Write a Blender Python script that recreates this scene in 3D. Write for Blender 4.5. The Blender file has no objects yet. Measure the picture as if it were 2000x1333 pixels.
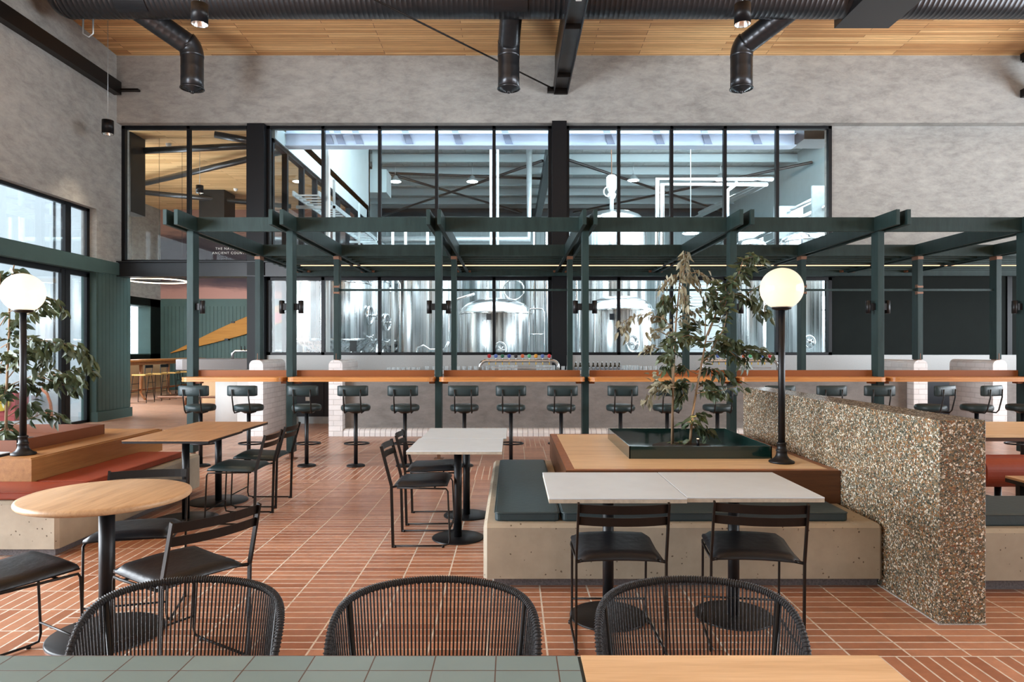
import bpy, math, random
from mathutils import Vector, Matrix
R = math.radians
S = bpy.context.scene
COL = S.collection
# ------------------------------------------------------------------ camera, world, light, exposure
cd = bpy.data.cameras.new('camera')
cam = bpy.data.objects.new('camera', cd); COL.objects.link(cam)
cam.location = (0, 0, 1.45); cam.rotation_euler = (R(90), 0, 0)
cd.sensor_width = 36; cd.lens = 24; cd.shift_y = (680 - 666.5) / 2000.0
cd.clip_start = 0.05; cd.clip_end = 200
S.camera = cam
S.view_settings.view_transform = 'Standard'; S.view_settings.look = 'None'
S.view_settings.exposure = 0.15; S.view_settings.gamma = 1; S.view_settings.use_curve_mapping = False
S.cycles.use_denoising = True
S.cycles.max_bounces = 8; S.cycles.diffuse_bounces = 4; S.cycles.glossy_bounces = 4
S.cycles.transparent_max_bounces = 12; S.cycles.transmission_bounces = 4
S.cycles.sample_clamp_indirect = 6; S.cycles.caustics_reflective = False; S.cycles.caustics_refractive = False
W = bpy.data.worlds.new('overcast_sky'); S.world = W; W.use_nodes = True
W.node_tree.nodes['Background'].inputs[0].default_value = (.80, .90, 1.0, 1)
W.node_tree.nodes['Background'].inputs[1].default_value = 4.2

def area(name, loc, rot, sx, sy, power, col, portal=False):
    l = bpy.data.lights.new(name, 'AREA'); l.shape = 'RECTANGLE'; l.size = sx; l.size_y = sy
    l.energy = power; l.color = col
    o = bpy.data.objects.new(name, l); COL.objects.link(o); o.location = loc; o.rotation_euler = [R(a) for a in rot]
    if portal: l.cycles.is_portal = True
    return o
DAY = (.86, .93, 1.0)
# daylight lamps outside the picture: rear, far side, garden, roof; annex and brewhouse fills added
area('rear_window_daylight', (1.5, -5.9, 3.4), (90, 0, 0), 17, 4.2, 180, (1, .98, .95))
area('side_window_daylight', (13.85, 5.0, 2.6), (0, 90, 0), 4.6, 14, 2500, DAY)
area('garden_window_daylight', (-8.05, 3.0, 2.3), (0, -90, 0), 4.0, 7.5, 2000, DAY)
area('annex_side_fill', (-12.9, 17.2, 2.4), (0, -90, 0), 3.6, 4.6, 1000, DAY)  # added unseen lamp, brightens the annex through a side opening
area('annex_near_fill', (-10.3, 14.62, 3.2), (90, 0, 180), 3.2, 4.6, 600, (1, .95, .88))  # lamp added inside the near annex wall to brighten ceiling and boards
area('brewhouse_roof_light', (1.5, 18.2, 8.7), (0, 0, 0), 15, 5.0, 1500, (.84, .93, 1.0))
area('brewhouse_side_fill', (10.9, 19.2, 4.8), (0, 90, 0), 7, 7.4, 1700, (.86, .94, 1.0))  # added lamp on the solid side wall, lights roof and tanks
area('brewhouse_roof_fill', (3, 14.68, 7.8), (90, 0, 180), 15, 2.2, 3200, (.86, .94, 1.0))  # lamp added above the glazing, facing away, to lift roof and far wall
area('door_portal', (-8.32, 9.8, 2.05), (0, -90, 0), 4.1, 7.1, 1, DAY, portal=True)

# ------------------------------------------------------------------ materials
def new_mat(name):
    m = bpy.data.materials.new(name); m.use_nodes = True
    nt = m.node_tree; nt.nodes.clear()
    out = nt.nodes.new('ShaderNodeOutputMaterial')
    return m, nt, out
class N:
    def __init__(s, nt): s.nt = nt
    def __call__(s, t, **kw):
        n = s.nt.nodes.new('ShaderNode' + t)
        ins = kw.pop('i', {})
        for k, v in kw.items(): setattr(n, k, v)
        for k, v in ins.items():
            if hasattr(v, 'is_linked') or isinstance(v, bpy.types.NodeSocket): s.nt.links.new(v, n.inputs[k])
            else: n.inputs[k].default_value = v
        return n
def c4(c): return (c[0], c[1], c[2], 1)
def ramp(n, fac, stops, interp='LINEAR'):
    r = n('ValToRGB', i={0: fac}); cr = r.color_ramp; cr.interpolation = interp
    while len(cr.elements) < len(stops): cr.elements.new(.5)
    for e, (p, c) in zip(cr.elements, stops): e.position = p; e.color = c4(c)
    return r.outputs[0]
def plain(name, col, rough=.5, metal=0, var=0, vscale=3, bump=0, bscale=40, coat=0, spec=.5, stretch=None, vary_rough=0):
    m, nt, out = new_mat(name); n = N(nt)
    b = n('BsdfPrincipled', i={'Base Color': c4(col), 'Roughness': rough, 'Metallic': metal, 'Coat Weight': coat, 'Specular IOR Level': spec})
    tc = n('TexCoord').outputs['Object']
    if stretch: tc = n('Mapping', i={0: tc, 'Scale': stretch}).outputs[0]
    if var:
        ns = n('TexNoise', i={'Vector': tc, 'Scale': vscale, 'Detail': 5, 'Roughness': .6})
        lo = [max(0, c * (1 - var)) for c in col]; hi = [min(1, c * (1 + var)) for c in col]
        nt.links.new(ramp(n, ns.outputs[0], [(.3, lo), (.7, hi)]), b.inputs['Base Color'])
        if vary_rough:
            mr = n('MapRange', i={0: ns.outputs[0], 1: .3, 2: .7, 3: rough - vary_rough, 4: rough + vary_rough})
            nt.links.new(mr.outputs[0], b.inputs['Roughness'])
    if bump:
        nb = n('TexNoise', i={'Vector': tc, 'Scale': bscale, 'Detail': 4})
        bp = n('Bump', i={'Strength': bump, 'Distance': .01, 'Height': nb.outputs[0]})
        nt.links.new(bp.outputs[0], b.inputs['Normal'])
    nt.links.new(b.outputs[0], out.inputs[0])
    return m
def wood(name, c1, c2, axis='X', rough=.4, board=None, scale=1.0):
    """grain runs along axis"""
    m, nt, out = new_mat(name); n = N(nt)
    tc = n('TexCoord').outputs['Object']
    sc = {'X': (.6, 9, 9), 'Y': (9, .6, 9), 'Z': (9, 9, .6)}[axis]
    mp = n('Mapping', i={0: tc, 'Scale': [a * scale for a in sc]})
    ns = n('TexNoise', i={'Vector': mp.outputs[0], 'Scale': 2.2, 'Detail': 6, 'Roughness': .65, 'Distortion': .4})
    n2 = n('TexNoise', i={'Vector': mp.outputs[0], 'Scale': 14, 'Detail': 3})
    mx = n('Math', operation='MULTIPLY_ADD', i={0: n2.outputs[0], 1: .35, 2: ns.outputs[0]})
    colr = ramp(n, mx.outputs[0], [(.42, c1), (.62, [(a + b) / 2 for a, b in zip(c1, c2)]), (.85, c2)])
    b = n('BsdfPrincipled', i={'Base Color': colr, 'Roughness': rough, 'Specular IOR Level': .32})
    bp = n('Bump', i={'Strength': .15, 'Distance': .002, 'Height': n2.outputs[0]})
    nt.links.new(bp.outputs[0], b.inputs['Normal']); nt.links.new(b.outputs[0], out.inputs[0])
    return m
def glass(name, tint=(1, 1, 1), refl=.35, rough=0.0):
    m, nt, out = new_mat(name); n = N(nt)
    t = n('BsdfTransparent', i={0: c4(tint)}); g = n('BsdfGlossy', i={0: (1, 1, 1, 1), 'Roughness': rough})
    f = n('Fresnel', i={0: 1.5}); fm = n('Math', operation='MULTIPLY', i={0: f.outputs[0], 1: refl})
    mx = n('MixShader', i={0: fm.outputs[0], 1: t.outputs[0], 2: g.outputs[0]})
    nt.links.new(mx.outputs[0], out.inputs[0]); return m
def cup_mat():
    m, nt, out = new_mat('drinking_glass'); n = N(nt)
    t = n('BsdfTransparent', i={0: (.97, .98, .98, 1)}); b = n('BsdfPrincipled', i={'Base Color': (.80, .86, .88, 1), 'Roughness': .12})
    mx = n('MixShader', i={0: .38, 1: t.outputs[0], 2: b.outputs[0]}); nt.links.new(mx.outputs[0], out.inputs[0]); return m
def emit(name, col, st):
    m, nt, out = new_mat(name); n = N(nt)
    e = n('Emission', i={0: c4(col), 1: st}); nt.links.new(e.outputs[0], out.inputs[0]); return m
def stucco(name, lo, mid, hi, rough=.85):
    m, nt, out = new_mat(name); n = N(nt)
    tc = n('TexCoord').outputs['Object']
    mp = n('Mapping', i={0: tc, 'Scale': (.6, .6, 1.4)})
    a = n('TexNoise', i={'Vector': mp.outputs[0], 'Scale': 5.5, 'Detail': 10, 'Roughness': .74, 'Distortion': .25})
    b_ = n('TexNoise', i={'Vector': mp.outputs[0], 'Scale': .7, 'Detail': 3})
    mx = n('Math', operation='MULTIPLY_ADD', i={0: b_.outputs[0], 1: .45, 2: a.outputs[0]})
    colr = ramp(n, mx.outputs[0], [(.5, lo), (.72, mid), (.95, hi)])
    b = n('BsdfPrincipled', i={'Base Color': colr, 'Roughness': rough, 'Specular IOR Level': .3})
    nb = n('TexNoise', i={'Vector': tc, 'Scale': 16, 'Detail': 9, 'Roughness': .75, 'Distortion': .6})
    bp = n('Bump', i={'Strength': .5, 'Distance': .015, 'Height': nb.outputs[0]})
    nt.links.new(bp.outputs[0], b.inputs['Normal']); nt.links.new(b.outputs[0], out.inputs[0]); return m
def bricks(name, c1, c2, mortar, bw, bh, ms, coords, off=.5, rough=.5, bump=.6, noise=.0, bias=0.0, offset=(0, 0), freq=2, grain=None, mdepth=1.0):
    """coords: pair of expressions from 'X','Y','Z','X+Y' giving the brick plane"""
    m, nt, out = new_mat(name); n = N(nt)
    tc = n('TexCoord').outputs['Object']; sep = n('SeparateXYZ', i={0: tc})
    def ex(s):
        if s == 'X+Y': return n('Math', operation='ADD', i={0: sep.outputs[0], 1: sep.outputs[1]}).outputs[0]
        return sep.outputs['XYZ'.index(s)]
    u = n('Math', operation='SUBTRACT', i={0: ex(coords[0]), 1: offset[0]}); v = n('Math', operation='SUBTRACT', i={0: ex(coords[1]), 1: offset[1]})
    uv = n('CombineXYZ', i={0: u.outputs[0], 1: v.outputs[0]})
    bt = n('TexBrick', i={'Vector': uv.outputs[0], 'Color1': c4(c1), 'Color2': c4(c2), 'Mortar': c4(mortar), 'Scale': 1, 'Mortar Size': ms, 'Mortar Smooth': .1, 'Bias': bias, 'Brick Width': bw, 'Row Height': bh})
    bt.offset = off; bt.offset_frequency = freq; bt.squash = 1
    colr = bt.outputs[0]
    if noise:
        st = grain or (1, 1, 1)
        mp = n('Mapping', i={0: tc, 'Scale': st})
        ns = n('TexNoise', i={'Vector': mp.outputs[0], 'Scale': 5, 'Detail': 6, 'Roughness': .7})
        f = n('MapRange', i={0: ns.outputs[0], 1: .3, 2: .7, 3: 1 - noise, 4: 1 + noise})
        vm = n('VectorMath', operation='SCALE', i={0: colr, 3: f.outputs[0]}); colr = vm.outputs[0]
    b = n('BsdfPrincipled', i={'Base Color': colr, 'Roughness': rough})
    if bump:
        inv = n('Math', operation='SUBTRACT', i={0: 1.0, 1: bt.outputs[1]})
        bp = n('Bump', i={'Strength': bump, 'Distance': .004 * mdepth, 'Height': inv.outputs[0]}); nt.links.new(bp.outputs[0], b.inputs['Normal'])
    nt.links.new(b.outputs[0], out.inputs[0]); return m
def floor_mat():
    m, nt, out = new_mat('terracotta_paving'); n = N(nt)
    tc = n('TexCoord').outputs['Object']; sep = n('SeparateXYZ', i={0: tc}); X, Y = sep.outputs[0], sep.outputs[1]
    def brick(u, v, uo, vo, w=.2848, h=.0764):
        a = n('Math', operation='SUBTRACT', i={0: u, 1: uo}); b = n('Math', operation='SUBTRACT', i={0: v, 1: vo})
        uv = n('CombineXYZ', i={0: a.outputs[0], 1: b.outputs[0]})
        bt = n('TexBrick', i={'Vector': uv.outputs[0], 'Color1': (.31, .122, .062, 1), 'Color2': (.48, .232, .136, 1), 'Mortar': (.60, .53, .44, 1), 'Scale': 1, 'Mortar Size': .0050, 'Mortar Smooth': .15, 'Bias': 0, 'Brick Width': w, 'Row Height': h})
        bt.offset = 0; bt.squash = 1; return bt
    A = brick(X, Y, .1676, 3.207); B = brick(Y, X, 3.207, -2.40, w=.2865)
    def between(s, lo, hi):
        a = n('Math', operation='GREATER_THAN', i={0: s, 1: lo}); b = n('Math', operation='LESS_THAN', i={0: s, 1: hi})
        return n('Math', operation='MULTIPLY', i={0: a.outputs[0], 1: b.outputs[0]}).outputs[0]
    f = between(X, -3.26, -2.40)
    for lo, hi in ((2.347, 3.207), (7.505, 8.365), (10.05, 10.91)):
        f = n('Math', operation='MAXIMUM', i={0: f, 1: between(Y, lo, hi)}).outputs[0]
    mx = n('Mix', data_type='RGBA', i={0: f, 6: A.outputs[0], 7: B.outputs[0]}); mf = n('Mix', data_type='FLOAT', i={0: f, 2: A.outputs[1], 3: B.outputs[1]})
    ns = n('TexNoise', i={'Vector': tc, 'Scale': 14, 'Detail': 7, 'Roughness': .75}); g = n('MapRange', i={0: ns.outputs[0], 1: .3, 2: .7, 3: .82, 4: 1.16})
    col = n('VectorMath', operation='SCALE', i={0: mx.outputs[2], 3: g.outputs[0]})
    b = n('BsdfPrincipled', i={'Base Color': col.outputs[0], 'Roughness': .4, 'Specular IOR Level': .5})
    rr = n('MapRange', i={0: mf.outputs[0], 1: 0, 2: 1, 3: .30, 4: .75}); nt.links.new(rr.outputs[0], b.inputs['Roughness'])
    h = n('Math', operation='MULTIPLY_ADD', i={0: mf.outputs[0], 1: -1.0, 2: ns.outputs[0]})
    bp = n('Bump', i={'Strength': .45, 'Distance': .003, 'Height': h.outputs[0]}); nt.links.new(bp.outputs[0], b.inputs['Normal'])
    nt.links.new(b.outputs[0], out.inputs[0]); return m
def terrazzo_mat():
    m, nt, out = new_mat('terrazzo'); n = N(nt)
    tc = n('TexCoord').outputs['Object']
    nz = n('TexNoise', i={'Vector': tc, 'Scale': 30, 'Detail': 2}); off = n('VectorMath', operation='MULTIPLY_ADD', i={0: nz.outputs[1], 1: (.012,) * 3, 2: tc}).outputs[0]
    def layer(scale, th):
        v = n('TexVoronoi', i={'Vector': off, 'Scale': scale}); e = n('TexVoronoi', feature='DISTANCE_TO_EDGE', i={'Vector': off, 'Scale': scale})
        s = n('SeparateColor', i={0: v.outputs['Color']})
        chip = ramp(n, s.outputs[0], [(0, (.035, .04, .03)), (.20, (.22, .105, .04)), (.36, (.56, .50, .39)), (.47, (.14, .115, .07)), (.60, (.27, .17, .08)), (.78, (.70, .67, .58)), (.90, (.17, .065, .03))], 'CONSTANT')
        mask = n('Math', operation='GREATER_THAN', i={0: e.outputs['Distance'], 1: th}).outputs[0]
        sel = n('Math', operation='GREATER_THAN', i={0: s.outputs[1], 1: .34}).outputs[0]
        return chip, n('Math', operation='MULTIPLY', i={0: mask, 1: sel}).outputs[0]
    c1, m1 = layer(92, .08); c2, m2 = layer(200, .08)
    small = n('Mix', data_type='RGBA', i={0: m2, 6: (.095, .10, .08, 1), 7: c2}).outputs[2]
    big = n('Mix', data_type='RGBA', i={0: m1, 6: small, 7: c1}).outputs[2]
    b = n('BsdfPrincipled', i={'Base Color': big, 'Roughness': .22}); nb = n('TexNoise', i={'Vector': tc, 'Scale': 90, 'Detail': 2})
    bp = n('Bump', i={'Strength': .25, 'Distance': .003, 'Height': nb.outputs[0]}); nt.links.new(bp.outputs[0], b.inputs['Normal'])
    nt.links.new(b.outputs[0], out.inputs[0]); return m
def concrete_mat():
    m, nt, out = new_mat('pitted_concrete'); n = N(nt)
    tc = n('TexCoord').outputs['Object']
    a = n('TexNoise', i={'Vector': tc, 'Scale': 2.3, 'Detail': 8, 'Roughness': .62}); base = ramp(n, a.outputs[0], [(.3, (.27, .235, .175)), (.7, (.42, .37, .285))])
    wob = n('TexNoise', i={'Vector': tc, 'Scale': 55, 'Detail': 2}); off = n('VectorMath', operation='MULTIPLY_ADD', i={0: wob.outputs[1], 1: (.012,) * 3, 2: tc}).outputs[0]
    v = n('TexVoronoi', i={'Vector': off, 'Scale': 33}); s = n('SeparateColor', i={0: v.outputs['Color']})
    th = n('MapRange', i={0: s.outputs[0], 1: .45, 2: 1, 3: 0, 4: .21}); pit = n('Math', operation='LESS_THAN', i={0: v.outputs['Distance'], 1: th.outputs[0]})
    col = n('Mix', data_type='RGBA', i={0: pit.outputs[0], 6: base, 7: (.10, .075, .05, 1)}).outputs[2]
    b = n('BsdfPrincipled', i={'Base Color': col, 'Roughness': .62}); bp = n('Bump', invert=True, i={'Strength': .7, 'Distance': .006, 'Height': pit.outputs[0]})
    nt.links.new(bp.outputs[0], b.inputs['Normal']); nt.links.new(b.outputs[0], out.inputs[0]); return m
def steel_mat(name, rough=.2, col=(.78, .80, .81)):
    m, nt, out = new_mat(name); n = N(nt)
    tc = n('TexCoord').outputs['Object']; mp = n('Mapping', i={0: tc, 'Scale': (6, 6, .03)})
    ns = n('TexNoise', i={'Vector': mp.outputs[0], 'Scale': 2.2, 'Detail': 5, 'Roughness': .65})
    rr = n('MapRange', i={0: ns.outputs[0], 1: .3, 2: .7, 3: rough * .6, 4: rough * 1.6})
    cc = ramp(n, ns.outputs[0], [(.35, [c * .42 for c in col]), (.5, [c * .8 for c in col]), (.62, col)])  # vertical reflection bands painted into the steel colour
    b = n('BsdfPrincipled', i={'Base Color': cc, 'Metallic': 1, 'Roughness': rr.outputs[0]})
    nt.links.new(b.outputs[0], out.inputs[0]); return m
def translucent(name, col):
    m, nt, out = new_mat(name); n = N(nt)
    t = n('BsdfTranslucent', i={0: c4(col)}); d = n('BsdfDiffuse', i={0: c4(col)}); g = n('BsdfGlossy', i={0: (1, 1, 1, 1), 'Roughness': .08})
    a = n('MixShader', i={0: .25, 1: t.outputs[0], 2: d.outputs[0]}); b = n('MixShader', i={0: .04, 1: a.outputs[0], 2: g.outputs[0]})
    nt.links.new(b.outputs[0], out.inputs[0]); return m
def leaf_mat(name, c1, c2, rough=.45):
    m, nt, out = new_mat(name); n = N(nt)
    tc = n('TexCoord').outputs['Object']; ns = n('TexNoise', i={'Vector': tc, 'Scale': 11, 'Detail': 2})
    cc = ramp(n, ns.outputs[0], [(.35, c1), (.65, c2)])
    b = n('BsdfPrincipled', i={'Base Color': cc, 'Roughness': rough}); t = n('BsdfTranslucent', i={0: cc}); mx = n('MixShader', i={0: .15, 1: b.outputs[0], 2: t.outputs[0]})
    nt.links.new(mx.outputs[0], out.inputs[0]); return m
def mural_mat():
    m, nt, out = new_mat('mural_paint'); n = N(nt)
    tc = n('TexCoord').outputs['Object']; mp = n('Mapping', i={0: tc, 'Scale': (.16, 1, .8), 'Rotation': (0, R(-12), 0)})
    ns = n('TexNoise', i={'Vector': mp.outputs[0], 'Scale': 1.6, 'Detail': 7, 'Roughness': .6, 'Distortion': .5})
    sp = n('SeparateXYZ', i={0: tc}); zz = n('MapRange', i={0: sp.outputs[2], 1: 3.0, 2: 6.2, 3: 0, 4: 1})
    h = n('Math', operation='MULTIPLY_ADD', i={0: ns.outputs[0], 1: .45, 2: zz.outputs[0]})
    cc = ramp(n, h.outputs[0], [(.18, (.44, .235, .20)), (.34, (.40, .21, .18)), (.42, (.10, .06, .065)), (.52, (.035, .024, .034)), (.92, (.03, .022, .03)), (1.0, (.25, .13, .10))])
    b = n('BsdfPrincipled', i={'Base Color': cc, 'Roughness': .8}); nt.links.new(b.outputs[0], out.inputs[0]); return m

M = {}
M['stucco'] = stucco('cement_render', (.235, .232, .22), (.34, .337, .32), (.43, .425, .40))
M['stucco_low'] = stucco('bar_render', (.14, .13, .12), (.19, .178, .168), (.24, .225, .21), .7)
M['ceiling'] = bricks('timber_boards', (.50, .25, .09), (.82, .52, .235), (.10, .04, .018), 2.6, .088, .0042, ('X', 'Y'), off=.37, rough=.5, noise=.22, grain=(.35, 6, 6), bump=.5, freq=3)
M['annex_ceiling'] = bricks('pale_timber_boards', (.62, .38, .17), (.85, .58, .30), (.22, .11, .05), 2.6, .11, .0040, ('X', 'Y'), off=.37, rough=.5, noise=.15, grain=(.35, 6, 6), bump=.4, freq=3)
M['floor'] = floor_mat()
M['green'] = plain('green_timber_paint', (.015, .031, .030), .5, spec=.2, var=.22, vscale=4, bump=.12, bscale=12, stretch=(3, 3, .6))
M['green_wall'] = plain('green_wall_paint', (.055, .100, .094), .55, spec=.3, var=.08)
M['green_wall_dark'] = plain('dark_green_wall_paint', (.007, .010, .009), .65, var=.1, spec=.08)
M['black'] = plain('black_powder_coat', (.006, .006, .007), .4, spec=.28)
M['brown_black'] = plain('dark_bronze_powder_coat', (.008, .006, .005), .4, spec=.25)
M['frame'] = plain('black_window_frame', (.006, .007, .009), .42, spec=.25)
M['steel_beam'] = plain('painted_steel', (.014, .015, .018), .34, spec=.4, var=.15)
M['web_steel'] = plain('grey_sheen_steel', (.07, .075, .08), .35, var=.2)
M['duct'] = plain('black_duct_metal', (.055, .057, .062), .30, metal=.75)
M['concrete'] = concrete_mat()
M['brew_floor'] = plain('grey_epoxy_floor', (.22, .235, .24), .3, var=.1)
M['terrazzo'] = terrazzo_mat()
M['stone'] = plain('speckled_stone', (.40, .40, .39), .4, var=.45, vscale=110)
M['stone_dark'] = plain('speckled_purple_stone', (.13, .12, .125), .45, var=.4, vscale=90)
M['white_brick'] = bricks('white_painted_brick', (.60, .57, .56), (.69, .67, .66), (.50, .475, .465), .235, .086, .006, ('X+Y', 'Z'), rough=.45, noise=.06, mdepth=2)
M['white_plain'] = plain('white_painted_brickwork', (.64, .61, .60), .45, var=.05, bump=.4, bscale=25)
M['white_render'] = plain('white_render', (.66, .66, .64), .6, var=.04)
M['copper_laminate'] = plain('rust_metal', (.20, .062, .018), .5, var=.05, spec=.2)
M['tray_rust'] = plain('rust_tray', (.130, .040, .015), .42, var=.06, spec=.25)
M['tray_green'] = plain('gloss_green_steel', (.003, .017, .014), .14, var=.05, coat=.5)
M['counter_wood'] = wood('counter_timber', (.34, .125, .034), (.52, .22, .065), 'X', .35)
M['deck_wood'] = wood('deck_timber', (.50, .32, .16), (.74, .54, .32), 'X', .4)
M['deck_side'] = wood('dark_deck_timber', (.055, .021, .008), (.10, .038, .014), 'X', .4)
M['deck_left'] = wood('amber_deck_timber', (.20, .088, .026), (.33, .155, .052), 'Y', .4)
M['table_wood'] = wood('table_timber', (.25, .125, .055), (.40, .22, .105), 'Y', .35)
M['round_wood'] = wood('round_table_timber', (.34, .205, .11), (.56, .37, .21), 'Y', .38)
M['edge_wood'] = wood('pale_table_timber', (.54, .34, .175), (.76, .54, .32), 'X', .38)
M['board_wood'] = wood('varnished_board', (.34, .13, .014), (.48, .22, .035), 'X', .6, scale=.6)
M['red_leg'] = wood('red_timber', (.20, .075, .028), (.32, .13, .05), 'Z', .4)
M['white_top'] = plain('pale_concrete_top', (.53, .60, .65), .42, var=.05, vscale=5)
M['top_edge'] = plain('pale_concrete_edge', (.40, .36, .29), .6, var=.2, vscale=30)
M['black_leather'] = plain('black_leather', (.008, .009, .011), .4, spec=.35, var=.25, vscale=7, bump=.25, bscale=26)
M['green_leather'] = plain('dark_green_leather', (.013, .026, .028), .42, spec=.35, var=.15, bump=.2, bscale=30)
M['teal_leather'] = plain('teal_leather', (.022, .044, .052), .42, var=.12, bump=.15, bscale=30)
M['red_leather'] = plain('red_leather', (.235, .038, .014), .45, spec=.3, var=.1, bump=.15, bscale=30)
M['tan_seat'] = plain('tan_seat', (.50, .32, .10), .5)
M['cord'] = plain('black_cord', (.016, .015, .016), .6, bump=.6, bscale=300)
M['tile'] = bricks('sage_glazed_tile', (.175, .245, .245), (.195, .265, .262), (.10, .06, .045), .1385, .0715, .0016, ('X', 'Y'), off=0, rough=.28, noise=.05, offset=(-.0905, 1.441))
M['trim_green'] = plain('dark_green_steel', (.012, .022, .018), .35)
M['glass'] = glass('window_glass', (.97, .99, .99), .35)
M['cup_glass'] = cup_mat()
M['bottle_glass'] = plain('dark_bottle_glass', (.010, .014, .010), .08, coat=.6)
M['label_grey'] = plain('bottle_label', (.16, .18, .20), .6)
M['globe'] = translucent('opal_glass', (.88, .83, .74))
M['lamp_warm'] = emit('warm_lamp', (1, .72, .42), 9)
M['led'] = emit('orange_led', (1, .56, .32), 2.2)
M['ring_led'] = emit('ring_led', (1, .84, .64), 5)
M['highbay'] = emit('high_bay_lens', (.9, .97, 1), 40)
M['reflector'] = plain('bright_reflector', (.8, .8, .78), .2, metal=1)
M['steel'] = steel_mat('stainless_steel', .26)
M['steel_pipe'] = plain('polished_steel', (.72, .74, .75), .18, metal=1)
M['galv'] = plain('galvanised_steel', (.52, .58, .60), .35, metal=.6, var=.12, vscale=8)
M['foil'] = bricks('foil_insulation', (.42, .47, .48), (.55, .60, .60), (.28, .32, .33), .9, .19, .01, ('X', 'Y'), off=0, rough=.35, noise=.25, bump=.9, mdepth=4)
M['shadow_blue'] = plain('blue_grey_shadow', (.20, .22, .30), .5)
M['purlin'] = plain('pale_steel_purlin', (.42, .50, .52), .5)
M['girder'] = plain('white_blue_steel', (.60, .67, .80), .5)
M['brew_wall'] = plain('pale_grey_sheeting', (.40, .46, .47), .6, var=.04)
M['roller'] = plain('roller_door', (.42, .45, .46), .5)
M['ext_wall'] = plain('outside_concrete', (.56, .60, .62), .8, var=.03, vscale=1.2)
M['ext_ground'] = plain('outside_paving', (.36, .37, .37), .85, var=.2, vscale=12)
M['red_paint'] = plain('red_paint', (.45, .035, .045), .5)
M['leaf'] = leaf_mat('green_leaf', (.030, .050, .024), (.085, .110, .050))
M['leaf_brown'] = leaf_mat('dry_leaf', (.15, .135, .08), (.27, .25, .165), .6)
M['bark'] = wood('bark', (.12, .075, .04), (.26, .17, .10), 'Z', .8)
M['soil'] = plain('potting_soil', (.018, .014, .010), .9, var=.4, vscale=40, bump=1, bscale=60)
M['copper'] = plain('copper_bracket', (.17, .078, .042), .5, metal=.3)
M['white_text'] = plain('white_lettering', (.85, .85, .85), .6)
M['mural'] = mural_mat()
M['dark_unit'] = plain('dark_navy_cupboard', (.012, .015, .022), .4)
M['annex_cream'] = plain('cream_panel', (.62, .42, .24), .5, var=.06)
M['orange_pipe'] = plain('orange_pipe', (.55, .16, .06), .5)
M['white_plastic'] = plain('white_plastic', (.65, .65, .64), .4)
M['skirt_white'] = bricks('white_soldier_brick', (.66, .65, .65), (.72, .71, .71), (.30, .28, .28), .0863, 5.0, .005, ('X', 'Z'), off=0, rough=.35, noise=.05, mdepth=2, offset=(0, -2.5))

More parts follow.
